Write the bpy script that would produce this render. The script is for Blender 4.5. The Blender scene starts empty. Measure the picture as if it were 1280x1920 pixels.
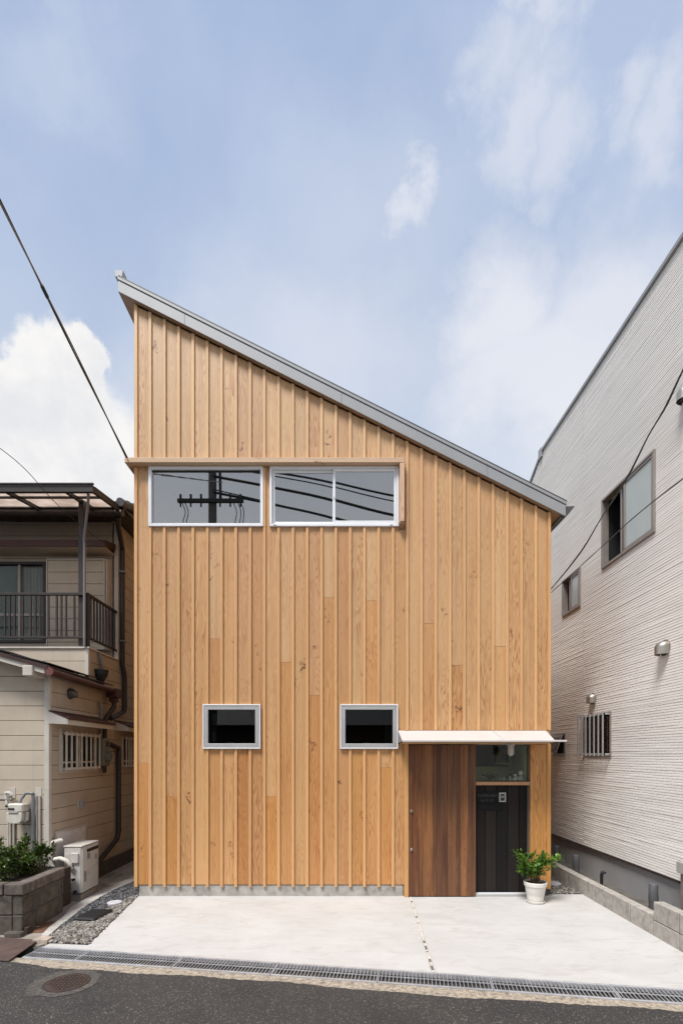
import bpy, bmesh, math, random
import numpy as np
from mathutils import Vector, Matrix
R = math.radians
rnd = random.Random(7)
S = bpy.context.scene
COL = S.collection

# ------------------------------------------------------------ camera
EYE, D0, FP, HX, HY = 1.87, 6.65, 945.0, 640.0, 1415.0
cam_d = bpy.data.cameras.new('camera'); cam = bpy.data.objects.new('camera', cam_d); COL.objects.link(cam)
cam.location = (0, -D0, EYE); cam.rotation_euler = (R(90), 0, 0)
cam_d.sensor_fit = 'VERTICAL'; cam_d.sensor_height = 36; cam_d.sensor_width = 24
cam_d.lens = FP / 1920 * 36; cam_d.shift_y = (HY - 960) / 1920
cam_d.clip_start = 0.05; cam_d.clip_end = 2000
S.camera = cam
S.view_settings.view_transform = 'Standard'; S.view_settings.look = 'None'
S.view_settings.gamma = 1; S.view_settings.use_curve_mapping = False
S.view_settings.exposure = 0.0

# ------------------------------------------------------------ sun
SUN_EL, SUN_AZ = R(60), R(-34)          # azimuth: from the street side, a little to the left
sv = Vector((math.sin(SUN_AZ) * math.cos(SUN_EL), -math.cos(SUN_AZ) * math.cos(SUN_EL), math.sin(SUN_EL)))
sun_d = bpy.data.lights.new('sun', 'SUN'); sun_d.energy = 4.5; sun_d.angle = R(18); sun_d.color = (1, .968, .93)
sun = bpy.data.objects.new('sun', sun_d); COL.objects.link(sun)
sun.rotation_euler = sv.to_track_quat('Z', 'Y').to_euler()

# ------------------------------------------------------------ sky: thin veil of cloud, wisps, a cumulus on the left
W = bpy.data.worlds.new('World'); S.world = W; W.use_nodes = True
nt = W.node_tree; nt.nodes.clear()
class NT:
    """small helper to write node graphs"""
    def __init__(s, t): s.t = t
    def n(s, ty, **k):
        nd = s.t.nodes.new(ty)
        for a, v in k.items(): setattr(nd, a, v)
        return nd
    def put(s, sock, v):
        if v is None: return
        if hasattr(v, 'is_linked') or isinstance(v, bpy.types.NodeSocket): s.t.links.new(v, sock)
        else: sock.default_value = v
    def m(s, op, a, b=None, c=None, clamp=False):
        nd = s.n('ShaderNodeMath', operation=op, use_clamp=clamp)
        s.put(nd.inputs[0], a); s.put(nd.inputs[1], b); s.put(nd.inputs[2], c)
        return nd.outputs[0]
    def v(s, op, a, b=None, out=0):
        nd = s.n('ShaderNodeVectorMath', operation=op)
        s.put(nd.inputs[0], a); s.put(nd.inputs[1], b)
        return nd.outputs[out]
    def mix(s, f, a, b, mode='MIX'):
        nd = s.n('ShaderNodeMix', data_type='RGBA', blend_type=mode)
        s.put(nd.inputs[0], f); s.put(nd.inputs[6], a); s.put(nd.inputs[7], b)
        return nd.outputs[2]
    def noise(s, vec, scale, detail=4, rough=.55, dist=0, out=0):
        nd = s.n('ShaderNodeTexNoise'); s.put(nd.inputs['Vector'], vec)
        nd.inputs['Scale'].default_value = scale; nd.inputs['Detail'].default_value = detail
        nd.inputs['Roughness'].default_value = rough; nd.inputs['Distortion'].default_value = dist
        return nd.outputs[out]
    def ramp(s, f, *st):
        nd = s.n('ShaderNodeValToRGB'); s.put(nd.inputs[0], f); e = nd.color_ramp.elements
        while len(e) < len(st): e.new(.5)
        for el, (p, c) in zip(e, st):
            el.position = p; el.color = (c, c, c, 1) if not hasattr(c, '__len__') else (*c[:3], 1)
        return nd.outputs[0]
    def sm(s, x, a, b):
        nd = s.n('ShaderNodeMapRange', interpolation_type='SMOOTHSTEP'); s.put(nd.inputs[0], x)
        nd.inputs[1].default_value = a; nd.inputs[2].default_value = b
        return nd.outputs[0]
    def scale(s, vec, x, y, z):
        return s.v('MULTIPLY', vec, (x, y, z))
g = NT(nt)
sky = g.n('ShaderNodeTexSky', sky_type='NISHITA', sun_disc=False, sun_elevation=SUN_EL, sun_rotation=math.pi + SUN_AZ * -1)
sky.sun_rotation = math.atan2(sv.x, sv.y); sky.air_density = 1.0; sky.dust_density = 1.5; sky.ozone_density = 1.5
SKY_STR = .1
dirv = g.v('NORMALIZE', g.n('ShaderNodeTexCoord').outputs['Generated'])
sep = g.n('ShaderNodeSeparateXYZ'); g.put(sep.inputs[0], dirv)
skyc = g.v('SCALE', sky.outputs[0]); skyc.node.inputs['Scale'].default_value = SKY_STR
veilcol = g.mix(g.sm(sep.outputs[2], 0.2, .85), (.80, .87, .95, 1), (.385, .52, .785, 1))
big = g.noise(dirv, 2.1, 5, .55, .3)
veil = g.mix(g.sm(big, .3, .7), g.mix(.80, skyc, veilcol), g.mix(.88, skyc, g.mix(.32, veilcol, (.76, .79, .90, 1))))
# wisps everywhere
wn = g.noise(g.scale(dirv, 1, 1, .8), 3.6, 7, .6, .25)
wisp = g.m('MULTIPLY', g.sm(wn, .54, .80), .3)
warp = g.v('SCALE', g.v('SUBTRACT', g.noise(dirv, 6.5, 7, .62, 0, out=1), (.5, .5, .5))); warp.node.inputs['Scale'].default_value = .22
warp2 = g.v('SCALE', g.v('SUBTRACT', g.noise(dirv, 9, 8, .6, 0, out=1), (.5, .5, .5))); warp2.node.inputs['Scale'].default_value = .13
def blob(px, py, rx, ry, edge, warpv, amount=1.0):
    c = Vector(((px - HX) / FP, 1, (HY - py) / FP)); L = c.length; c.normalize()
    dv = g.v('SUBTRACT', g.v('ADD', dirv, warpv), tuple(c))
    dv = g.scale(dv, FP * L / rx, FP * L / rx * .8, FP * L / ry)
    ln = g.v('LENGTH', dv, out=1)
    return g.m('MULTIPLY', g.m('SUBTRACT', 1.0, g.sm(ln, 1 - edge, 1 + edge)), amount)
cl = wisp
for b in ((783, 335, 38, 75, .7, .7), (775, 390, 30, 50, .7, .5), (950, 235, 66, 46, .8, .5), (1030, 275, 48, 52, .8, .45), (920, 590, 90, 110, .8, .75),
          (940, 690, 110, 90, .8, .7), (1110, 590, 110, 100, .8, .65), (1030, 690, 180, 90, .8, .7), (1015, 35, 48, 60, .6, .5), (1163, 185, 34, 60, .8, .4),
          (1240, 225, 48, 75, .8, .45), (640, 680, 200, 100, .95, .42), (430, 740, 150, 80, .9, .42), (720, 430, 160, 120, 1., .25), (90, 60, 120, 60, 1., .25), (1230, 520, 90, 80, .9, .45)):
    cl = g.m('MAXIMUM', cl, blob(*b[:5], warp, b[5]))
cum = blob(122, 765, 100, 128, .10, warp2)
for b in ((30, 775, 80, 90, .14), (160, 700, 48, 68, .1), (100, 850, 190, 110, .25), (200, 860, 90, 110, .3)):
    cum = g.m('MAXIMUM', cum, blob(*b, warp2))
shade = g.noise(dirv, 11, 6, .6)
ccol = g.mix(g.sm(shade, .3, .68), (.80, .81, .84, 1), (.95, .94, .93, 1))
cloudc = (.88, .89, .93, 1)
low = g.mix(g.m('MULTIPLY', g.m('SUBTRACT', 1.0, g.sm(sep.outputs[2], .28, .6)), .75), veil, (.87, .90, .95, 1))
c1 = g.mix(cl, low, cloudc)
c2 = g.mix(cum, c1, ccol)
below = g.mix(g.sm(sep.outputs[2], -.03, .03), (.30, .29, .28, 1), c2)
bg = g.n('ShaderNodeBackground'); g.put(bg.inputs[0], below); bg.inputs[1].default_value = 1.0
wo = g.n('ShaderNodeOutputWorld'); nt.links.new(bg.outputs[0], wo.inputs[0])

# ------------------------------------------------------------ pixel -> place helpers
def GP(px, py, z=0.0):
    d = FP * (EYE - z) / (py - HY); return ((px - HX) / FP * d, d - D0)
def XA(px, Y): return (px - HX) / FP * (Y + D0)
def ZA(py, Y): return EYE + (HY - py) / FP * (Y + D0)
def YW(px, X): return FP * abs(X) / abs(px - HX) - D0

# ------------------------------------------------------------ mesh builder
class MB:
    def __init__(s): s.v = []; s.f = []
    def add(s, vs, fs):
        o = len(s.v); s.v += [tuple(p) for p in vs]; s.f += [tuple(i + o for i in f) for f in fs]; return s
    def box(s, x0, x1, y0, y1, z0, z1):
        x0, x1 = min(x0, x1), max(x0, x1); y0, y1 = min(y0, y1), max(y0, y1); z0, z1 = min(z0, z1), max(z0, z1)
        return s.add([(x0, y0, z0), (x1, y0, z0), (x1, y1, z0), (x0, y1, z0), (x0, y0, z1), (x1, y0, z1), (x1, y1, z1), (x0, y1, z1)],
                     [(0, 3, 2, 1), (4, 5, 6, 7), (0, 1, 5, 4), (1, 2, 6, 5), (2, 3, 7, 6), (3, 0, 4, 7)])
    def prism(s, poly, off):
        """closed polygon of 3D points extruded by vector off"""
        n = len(poly); off = Vector(off); a = [Vector(p) for p in poly]; b = [p + off for p in a]
        nrm = Vector((0, 0, 0))
        for i in range(n): nrm += (a[i] - a[0]).cross(a[(i + 1) % n] - a[0])
        if nrm.dot(off) > 0: a, b = b, a
        return s.add(a + b, [tuple(range(n)), tuple(range(2 * n - 1, n - 1, -1))] + [(i, i + n, (i + 1) % n + n, (i + 1) % n) for i in range(n)])
    def tube(s, pts, r, n=8, cap=True):
        pts = [Vector(p) for p in pts]; rr = r if hasattr(r, '__len__') else [r] * len(pts); rings = []
        up = None
        for i, p in enumerate(pts):
            t = (pts[min(i + 1, len(pts) - 1)] - pts[max(i - 1, 0)]).normalized()
            if up is None: up = Vector((0, 0, 1)) if abs(t.z) < .9 else Vector((1, 0, 0))
            a = t.cross(up).normalized(); b = t.cross(a).normalized(); up = -b if b.dot(up) < 0 else b
            b = up = (up - t * up.dot(t)).normalized(); a = t.cross(b)
            rings.append([p + (a * math.cos(2 * math.pi * k / n) + b * math.sin(2 * math.pi * k / n)) * rr[i] for k in range(n)])
        vs = [q for ring in rings for q in ring]; fs = []
        for i in range(len(pts) - 1):
            for k in range(n):
                k2 = (k + 1) % n; fs.append((i * n + k, i * n + k2, (i + 1) * n + k2, (i + 1) * n + k))
        if cap: fs += [tuple(range(n - 1, -1, -1)), tuple((len(pts) - 1) * n + k for k in range(n))]
        return s.add(vs, fs)
    def lathe(s, cx, cy, prof, n=28, sx=1, sy=1):
        """profile of (radius, z)"""
        vs = []; fs = []
        for r, z in prof:
            for k in range(n):
                a = 2 * math.pi * k / n; vs.append((cx + r * sx * math.cos(a), cy + r * sy * math.sin(a), z))
        for i in range(len(prof) - 1):
            for k in range(n):
                k2 = (k + 1) % n; fs.append((i * n + k, i * n + k2, (i + 1) * n + k2, (i + 1) * n + k))
        fs += [tuple(range(n - 1, -1, -1)), tuple((len(prof) - 1) * n + k for k in range(n))]
        return s.add(vs, fs)
    def cyl(s, p0, p1, r, n=16): return s.tube([p0, p1], r, n)

LOC = {}
def build(name, mb, mat, parent=None, bevel=0, smooth=False, color=None, kind=None, base='min', label=None, cat=None, group=None):
    vs = np.array(mb.v, dtype=float); lo, hi = vs.min(0), vs.max(0)
    c = Vector(((lo[0] + hi[0]) / 2, (lo[1] + hi[1]) / 2, lo[2]))
    me = bpy.data.meshes.new(name)
    me.from_pydata((vs - np.array(c)).tolist(), [], mb.f)
    if bevel or smooth:
        bm = bmesh.new(); bm.from_mesh(me)
        if bevel:
            bmesh.ops.bevel(bm, geom=[e for e in bm.edges if e.calc_length() > bevel * 2.5 and len(e.link_faces) == 2 and e.calc_face_angle(0) > .5],
                            offset=bevel, segments=1, affect='EDGES', clamp_overlap=True)
        bm.to_mesh(me); bm.free()
    if smooth:
        me.shade_smooth()
        try: me.set_sharp_from_angle(angle=R(38))
        except Exception: pass
    if mat: me.materials.append(mat)
    o = bpy.data.objects.new(name, me); COL.objects.link(o)
    LOC[o.name] = c
    o.location = c - (LOC[parent.name] if parent else Vector((0, 0, 0)))
    if parent: o.parent = parent
    if color is not None: o.color = (*color, 1) if len(color) == 3 else color
    if kind: o['kind'] = kind
    if label: o['label'] = label
    if cat: o['category'] = cat
    if group: o['group'] = group
    return o
def thing(name, loc, label, cat, group=None):
    o = bpy.data.objects.new(name, None); COL.objects.link(o); o.empty_display_size = .1
    o.location = loc; LOC[o.name] = Vector(loc); o['label'] = label; o['category'] = cat
    if group: o['group'] = group
    return o
def copy_tree(o, parent=None, dloc=None, label=None, skip=()):
    c = o.copy(); COL.objects.link(c); LOC[c.name] = LOC[o.name].copy()
    if dloc is not None: c.location = o.location + Vector(dloc)
    if parent: c.parent = parent
    if label: c['label'] = label
    for ch in list(o.children):
        copy_tree(ch, c)
    return c
def joined(rs):
    # group rectangles that touch along an edge
    out = []
    for r in rs:
        hit = [gq for gq in out if any(min(r[1], q[1]) - max(r[0], q[0]) > -1e-4 and min(r[3], q[3]) - max(r[2], q[2]) > -1e-4 for q in gq)]
        new = [r]
        for gq in hit: new += gq; out.remove(gq)
        out.append(new)
    return out
def bxo(name, b, mat, parent=None, bevel=.003, **k): return build(name, MB().box(*b), mat, parent, bevel, **k)

# clipping of convex polygons in (u, z)
def clip(poly, a, b, c):
    """keep a*u + b*z <= c"""
    out = []
    for i in range(len(poly)):
        p, q = poly[i], poly[(i + 1) % len(poly)]
        dp, dq = a * p[0] + b * p[1] - c, a * q[0] + b * q[1] - c
        if dp <= 0: out.append(p)
        if (dp < 0 < dq) or (dq < 0 < dp):
            t = dp / (dp - dq); out.append((p[0] + (q[0] - p[0]) * t, p[1] + (q[1] - p[1]) * t))
    return out
def minus(rect, holes):
    rs = [rect]
    for h in holes:
        nr = []
        for (a, b, c, d) in rs:
            if h[0] >= b or h[1] <= a or h[2] >= d or h[3] <= c: nr.append((a, b, c, d)); continue
            if h[2] > c: nr.append((a, b, c, h[2]))
            if h[3] < d: nr.append((a, b, h[3], d))
            c2, d2 = max(c, h[2]), min(d, h[3])
            if h[0] > a: nr.append((a, h[0], c2, d2))
            if h[1] < b: nr.append((h[1], b, c2, d2))
        rs = nr
    return [r for r in rs if r[1] - r[0] > .004 and r[3] - r[2] > .004]

# ------------------------------------------------------------ materials
def newmat(name):
    m = bpy.data.materials.new(name); m.use_nodes = True; m.node_tree.nodes.clear()
    g = NT(m.node_tree); bs = g.n('ShaderNodeBsdfPrincipled'); ou = g.n('ShaderNodeOutputMaterial')
    m.node_tree.links.new(bs.outputs[0], ou.inputs[0]); return m, g, bs, ou
def bump(g, bs, h, strength, dist=.005):
    b = g.n('ShaderNodeBump'); b.inputs['Strength'].default_value = strength; b.inputs['Distance'].default_value = dist
    g.put(b.inputs['Height'], h); g.put(bs.inputs['Normal'], b.outputs[0])
def plain(name, col, rough=.5, metal=0, var=.12, vscale=6, bmp=.1, bscale=60, dirt=None, dirt_amt=.3, dscale=2.5, spec=.5, stretch=(1, 1, 1), streak=0):
    m, g, bs, ou = newmat(name)
    co = g.n('ShaderNodeTexCoord').outputs['Object']; oi = g.n('ShaderNodeObjectInfo')
    wp = g.v('ADD', co, g.v('MULTIPLY', oi.outputs['Location'], (1, 1, 1)))
    wp = g.scale(wp, *stretch)
    n1 = g.noise(wp, vscale, 6, .6)
    c = g.mix(1.0, (*col, 1), g.mix(g.sm(n1, .25, .75), (1 - var,) * 3 + (1,), (1 + var * .6,) * 3 + (1,)), 'MULTIPLY')
    rv = g.m('MULTIPLY_ADD', oi.outputs['Random'], var * .8, 1 - var * .4)
    cc = g.v('SCALE', c); g.put(cc.node.inputs['Scale'], rv); c = cc
    if dirt:
        n2 = g.noise(wp, dscale, 8, .68, .4)
        c = g.mix(g.m('MULTIPLY', g.sm(n2, .48, .72), dirt_amt), c, (*dirt, 1))
    if streak:
        n3 = g.noise(g.scale(wp, 14, 14, .7), 1, 6, .65)
        c = g.mix(g.m('MULTIPLY', g.sm(n3, .5, .75), streak), c, (*(x * .45 for x in col), 1))
    g.put(bs.inputs['Base Color'], c); bs.inputs['Roughness'].default_value = rough; bs.inputs['Metallic'].default_value = metal
    bs.inputs['Specular IOR Level'].default_value = spec
    g.put(bs.inputs['Roughness'], g.m('MULTIPLY_ADD', n1, .25, rough - .12))
    if bmp: bump(g, bs, g.noise(wp, bscale, 5, .6), bmp)
    return m
def wood(name, horiz=False, rough=.5, dark=(.55, .38, .26), grain=.5, knots=True, fine=.16, tint=None, coat=.0, blotch=0, spec=.5):
    """base tone comes from the object's own colour; grain = contour lines of a stretched noise"""
    m, g, bs, ou = newmat(name)
    co = g.n('ShaderNodeTexCoord').outputs['Object']; oi = g.n('ShaderNodeObjectInfo')
    if horiz:
        sp = g.n('ShaderNodeSeparateXYZ'); g.put(sp.inputs[0], co); cb = g.n('ShaderNodeCombineXYZ')
        g.put(cb.inputs[0], sp.outputs[2]); g.put(cb.inputs[1], sp.outputs[1]); g.put(cb.inputs[2], sp.outputs[0]); co = cb.outputs[0]
    of = g.v('SCALE', g.v('ADD', (1., .7, .3), oi.outputs['Location'])); g.put(of.node.inputs['Scale'], g.m('MULTIPLY', oi.outputs['Random'], 40))
    p = g.v('ADD', co, of)
    f = g.noise(g.scale(p, 8.5, 5, .6), 1, 2.5, .5, .1)
    rings = g.m('FRACT', g.m('MULTIPLY', f, 24))
    ring = g.m('MULTIPLY', g.sm(rings, .35, .95), g.m('SUBTRACT', 1.0, g.sm(rings, .95, 1.0)))
    amp = g.sm(g.noise(g.scale(p, 2, 2, .4), 1.3, 2), .35, .7)
    fib = g.noise(g.scale(p, 160, 60, 3), 1, 4, .65)
    med = g.noise(g.scale(p, 26, 20, .5), 1, 5, .6)
    base = oi.outputs['Color']
    if tint: base = g.mix(1, base, (*tint, 1), 'MULTIPLY')
    dk = g.mix(1.0, base, (*dark, 1), 'MULTIPLY')
    c = g.mix(g.m('MULTIPLY', ring, g.m('MULTIPLY_ADD', amp, grain * .8, grain * .25)), base, dk)
    c = g.mix(g.m('MULTIPLY', g.sm(med, .4, .8), .38), c, dk)
    c = g.mix(g.m('MULTIPLY', g.sm(fib, .45, .8), fine * 2), c, dk)
    if blotch:
        bl = g.noise(g.scale(p, 13, 5, .55), 1.3, 6, .62, .2)
        c = g.mix(g.m('MULTIPLY', g.sm(bl, .4, .66), blotch), c, g.mix(1, base, (.30, .22, .2, 1), 'MULTIPLY'))
    h = fib
    if knots:
        vo = g.n('ShaderNodeTexVoronoi'); g.put(vo.inputs['Vector'], g.v('ADD', g.scale(p, 4.6, 0, 1.7), g.v('SCALE', g.noise(p, 12, 2, out=1)))); vo.inputs['Scale'].default_value = 1
        vo.inputs['Randomness'].default_value = 1
        gate = g.m('GREATER_THAN', g.n('ShaderNodeSeparateColor').outputs[0] if False else g.v('DOT_PRODUCT', vo.outputs['Color'], (1, 0, 0), out=1), .05)
        halo = g.m('MULTIPLY', g.m('SUBTRACT', 1.0, g.sm(vo.outputs['Distance'], .06, .24)), gate)
        core = g.m('MULTIPLY', g.m('SUBTRACT', 1.0, g.sm(vo.outputs['Distance'], .045, .10)), gate)
        c = g.mix(g.m('MULTIPLY', halo, .35), c, dk)
        c = g.mix(g.m('MULTIPLY', core, .85), c, (.10, .05, .025, 1))
    g.put(bs.inputs['Base Color'], c); bs.inputs['Roughness'].default_value = rough
    bs.inputs['Specular IOR Level'].default_value = spec
    g.put(bs.inputs['Roughness'], g.m('MULTIPLY_ADD', med, .2, rough - .1))
    bs.inputs['Coat Weight'].default_value = coat; bs.inputs['Coat Roughness'].default_value = .35
    bump(g, bs, g.m('ADD', fib, ring), .25, .0015)
    return m
def glass(name, refl=.2, tint=(.9, .93, .92), rough=0.0, refcol=(1, 1, 1), fm=1.2):
    m = bpy.data.materials.new(name); m.use_nodes = True; m.node_tree.nodes.clear(); g = NT(m.node_tree)
    tr = g.n('ShaderNodeBsdfTransparent'); tr.inputs[0].default_value = (*tint, 1)
    gl = g.n('ShaderNodeBsdfGlossy'); gl.inputs['Roughness'].default_value = rough; gl.inputs['Color'].default_value = (*refcol, 1)
    fr = g.n('ShaderNodeFresnel'); fr.inputs[0].default_value = 1.5
    ms = g.n('ShaderNodeMixShader'); g.put(ms.inputs[0], g.m('ADD', g.m('MULTIPLY', fr.outputs[0], fm), refl, clamp=True))
    g.put(ms.inputs[1], tr.outputs[0]); g.put(ms.inputs[2], gl.outputs[0])
    ou = g.n('ShaderNodeOutputMaterial'); g.put(ou.inputs[0], ms.outputs[0]); return m

M = {}
M['cedar'] = wood('cedar_board', rough=.46, coat=.15, grain=.8, dark=(.56, .36, .22))
M['cedar_h'] = wood('cedar_rail', horiz=True, rough=.48, grain=.3, knots=True, coat=.1)
M['batten'] = wood('cedar_batten', rough=.5, grain=.25, knots=False, fine=.1, coat=.1)
M['door'] = wood('walnut_door_plank', rough=.42, grain=.7, knots=False, dark=(.42, .3, .22), blotch=.75, fine=.22)
M['char'] = wood('charred_plank', rough=.6, spec=.2, grain=.4, knots=True, dark=(.5, .5, .5), fine=.2)
M['roofmetal'] = plain('light_grey_steel_trim', (.31, .315, .32), .5, .15, .04, 3, .02, dirt=(.34, .33, .32), dirt_amt=.15)
M['roofdark'] = plain('dark_grey_steel', (.10, .105, .10), .4, .3, .1, 4, .03)
M['alu'] = plain('white_aluminium', (.78, .79, .81), .35, .1, .03, 4, .0)
M['alu_grey'] = plain('silver_aluminium', (.50, .50, .49), .38, .45, .04, 5, .0)
M['canopy'] = plain('pale_galvanised_sheet', (.60, .57, .55), .5, .1, .04, 3, .02, dirt=(.5, .45, .42), dirt_amt=.15)
M['glass'] = glass('window_glass', .0, fm=1.0, tint= (.5, .52, .53))
M['glass_up'] = glass('reflective_window_glass', .28, (.5, .5, .5), refcol=(1, .97, .93))
M['room'] = plain('dim_room_plaster', (.10, .095, .09), .9, 0, .1)
M['green_wall'] = plain('sage_green_plaster', (.60, .66, .42), .9, 0, .08)
M['black'] = plain('matt_black', (.018, .018, .018), .5, 0, .1)
M['found'] = plain('foundation_concrete', (.37, .35, .315), .85, 0, .25, 9, .35, 70, dirt=(.16, .15, .14), dirt_amt=.6, dscale=5)
M['slab'] = None
M['soffit'] = wood('soffit_board', horiz=True, rough=.6, grain=.2, knots=False)
M['white_plastic'] = plain('white_plastic', (.72, .69, .64), .35, 0, .05, 8, .02)
M['soil'] = plain('potting_soil', (.05, .035, .025), .95, 0, .4, 60, .8, 90)
M['leafd'] = None

def leafmat(name, c1, c2, c3):
    m, g, bs, ou = newmat(name)
    ge = g.n('ShaderNodeNewGeometry')
    r = ge.outputs['Random Per Island']
    c = g.ramp(r, (0., c1), (.6, c2), (1., c3))
    g.put(bs.inputs['Base Color'], c); bs.inputs['Roughness'].default_value = .38
    tl = g.n('ShaderNodeBsdfTranslucent'); g.put(tl.inputs[0], g.mix(1, c, (1.4, 1.6, .6, 1), 'MULTIPLY'))
    ms = g.n('ShaderNodeMixShader'); ms.inputs[0].default_value = .25
    g.put(ms.inputs[1], bs.outputs[0]); g.put(ms.inputs[2], tl.outputs[0]); g.put(ou.inputs[0], ms.outputs[0])
    return m
M['leaf_shrub'] = leafmat('shrub_leaf', (.016, .032, .008), (.045, .085, .015), (.16, .21, .035))
M['leaf_pot'] = leafmat('potted_leaf', (.045, .10, .014), (.09, .19, .022), (.20, .32, .05))

# concrete slab, white and trowelled
def slabmat():
    m, g, bs, ou = newmat('pale_trowelled_concrete')
    p = g.n('ShaderNodeNewGeometry').outputs['Position']
    a = g.noise(g.scale(p, 1, 1.6, 1), 1.3, 7, .62, .5); b = g.noise(g.scale(p, 1, 2.5, 1), 3.2, 8, .7, 1.1); f = g.noise(p, 90, 4, .6)
    c = g.mix(g.sm(a, .3, .7), (.495, .485, .465, 1), (.555, .545, .525, 1))
    c = g.mix(g.m('MULTIPLY', g.sm(b, .48, .68), .5), c, (.41, .38, .345, 1))
    b2 = g.noise(g.v('ADD', g.scale(p, .8, 3.5, 1), (9, 4, 0)), 2.2, 9, .75, 1.6)
    c = g.mix(g.m('MULTIPLY', g.sm(b2, .55, .70), .42), c, (.46, .45, .44, 1))
    c = g.mix(g.m('MULTIPLY', g.sm(f, .55, .8), .15), c, (.5, .48, .45, 1))
    g.put(bs.inputs['Base Color'], c); bs.inputs['Roughness'].default_value = .62; bs.inputs['Specular IOR Level'].default_value = .35
    bump(g, bs, g.m('ADD', b, g.m('MULTIPLY', f, .3)), .25, .004); return m
M['slab'] = slabmat()
def asphalt():
    m, g, bs, ou = newmat('worn_asphalt')
    p = g.n('ShaderNodeNewGeometry').outputs['Position']
    vo = g.n('ShaderNodeTexVoronoi'); g.put(vo.inputs['Vector'], p); vo.inputs['Scale'].default_value = 170
    rv = g.v('DOT_PRODUCT', vo.outputs['Color'], (1, 0, 0), out=1)
    stone = g.mix(g.sm(rv, .93, .97), g.mix(rv, (.027, .0245, .0225, 1), (.062, .056, .051, 1)), (.27, .25, .23, 1))
    a = g.noise(p, 1.6, 6, .6); fz = g.noise(p, 45, 5, .7)
    c = g.mix(g.sm(fz, .3, .7), g.mix(.55, stone, (.04, .04, .04, 1)), stone)
    c = g.mix(1, c, g.mix(g.sm(a, .3, .7), (.78, .78, .8, 1), (1.15, 1.12, 1.08, 1)), 'MULTIPLY')
    g.put(bs.inputs['Base Color'], c); bs.inputs['Roughness'].default_value = .8
    bump(g, bs, g.m('ADD', vo.outputs['Distance'], fz), .55, .006); return m
M['asphalt'] = asphalt()
M['kerb'] = plain('worn_kerb_concrete', (.38, .32, .25), .9, 0, .5, 30, .6, 120, dirt=(.09, .08, .07), dirt_amt=.9, dscale=16)
M['oldconc'] = plain('old_path_concrete', (.36, .315, .265), .9, 0, .25, 5, .4, 80, dirt=(.10, .09, .08), dirt_amt=.8, dscale=3)
M['newconc'] = plain('path_edge_concrete', (.50, .475, .44), .9, 0, .2, 7, .3, 90, dirt=(.25, .23, .2), dirt_amt=.5, dscale=4)
M['earth'] = plain('packed_earth', (.12, .11, .095), .95, 0, .3, 6, .5, 50)
M['block'] = plain('concrete_block', (.42, .39, .35), .9, 0, .22, 14, .6, 160, dirt=(.17, .15, .13), dirt_amt=.55, dscale=9)
M['oldblock'] = plain('mossy_old_block', (.115, .098, .078), .95, 0, .4, 10, .9, 110, dirt=(.035, .033, .028), dirt_amt=.85, dscale=7)
M['capstone'] = plain('mossy_cap_stone', (.155, .128, .108), .95, 0, .4, 14, .9, 130, dirt=(.05, .045, .04), dirt_amt=.8, dscale=8)
M['mortar'] = plain('dark_mortar', (.13, .12, .11), .95)
M['galv'] = plain('galvanised_steel', (.50, .51, .53), .45, .35, .18, 12, .05, dirt=(.2, .19, .18), dirt_amt=.3)
M['drain'] = plain('drain_channel_concrete', (.17, .16, .15), .95, 0, .3, 8)
M['rust'] = plain('rusty_iron', (.052, .034, .027), .85, .1, .3, 20, .3, 120, dirt=(.08, .045, .03), dirt_amt=.6, dscale=8)
M['rustplate'] = plain('rusty_steel_plate', (.115, .075, .062), .8, .1, .25, 9, .3, 120, dirt=(.06, .04, .035), dirt_amt=.5, dscale=4)
M['blackplastic'] = plain('black_plastic', (.014, .015, .016), .5, 0, .15, 20, .1)
M['greyplastic'] = plain('grey_pvc', (.10, .10, .105), .45, 0, .08, 9, .02)
M['lid'] = plain('pale_grey_lid', (.55, .55, .58), .5, 0, .1, 14)
# old house
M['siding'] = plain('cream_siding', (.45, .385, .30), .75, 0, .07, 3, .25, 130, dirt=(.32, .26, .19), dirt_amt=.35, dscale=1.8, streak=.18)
M['siding_lit'] = plain('cream_siding_lit', (.50, .425, .335), .75, 0, .07, 3, .25, 130, dirt=(.36, .31, .23), dirt_amt=.3, dscale=1.8, streak=.15)  # paler copy of the same siding, daylight on the front put into the colour
M['trimcream'] = plain('cream_trim', (.52, .48, .42), .6, 0, .08, 4, .1, dirt=(.33, .28, .22), dirt_amt=.35)
M['brown'] = plain('dark_brown_metal', (.038, .029, .026), .45, .2, .12, 6, .03)
M['redbrown'] = plain('maroon_brown_metal', (.065, .024, .020), .5, .1, .3, 8, .1, dirt=(.05, .03, .028), dirt_amt=.5)
M['backing'] = plain('dark_backing', (.05, .045, .04), .9)
M['tile'] = plain('grey_roof_tile', (.12, .12, .125), .6, 0, .3, 9, .3, dirt=(.25, .23, .22), dirt_amt=.4)
M['frost'] = plain('frosted_glass', (.40, .44, .43), .16, 0, .06, 3, .05)
M['curtain'] = plain('net_curtain', (.62, .51, .48), .9, 0, .3, 1, .0, stretch=(22, 1, .5))
M['white_old'] = plain('old_white_paint', (.60, .57, .50), .5, 0, .12, 12, .1, dirt=(.25, .2, .15), dirt_amt=.45, dscale=8)
M['heater'] = plain('heater_enamel', (.58, .55, .50), .45, 0, .08, 5, .04, dirt=(.28, .24, .2), dirt_amt=.5, dscale=5, streak=.2)
M['panelw'] = plain('white_panel', (.72, .71, .71), .6, 0, .1, 5, .05, dirt=(.4, .36, .31), dirt_amt=.5, dscale=5)
M['meterg'] = plain('grey_green_plastic', (.13, .14, .12), .4, 0, .15, 8)
M['pipegrey'] = plain('grey_steel_pipe', (.20, .213, .215), .5, .1, .15, 12)
M['label'] = plain('grey_sticker', (.25, .25, .27), .6, 0, .3, 90)
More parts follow.
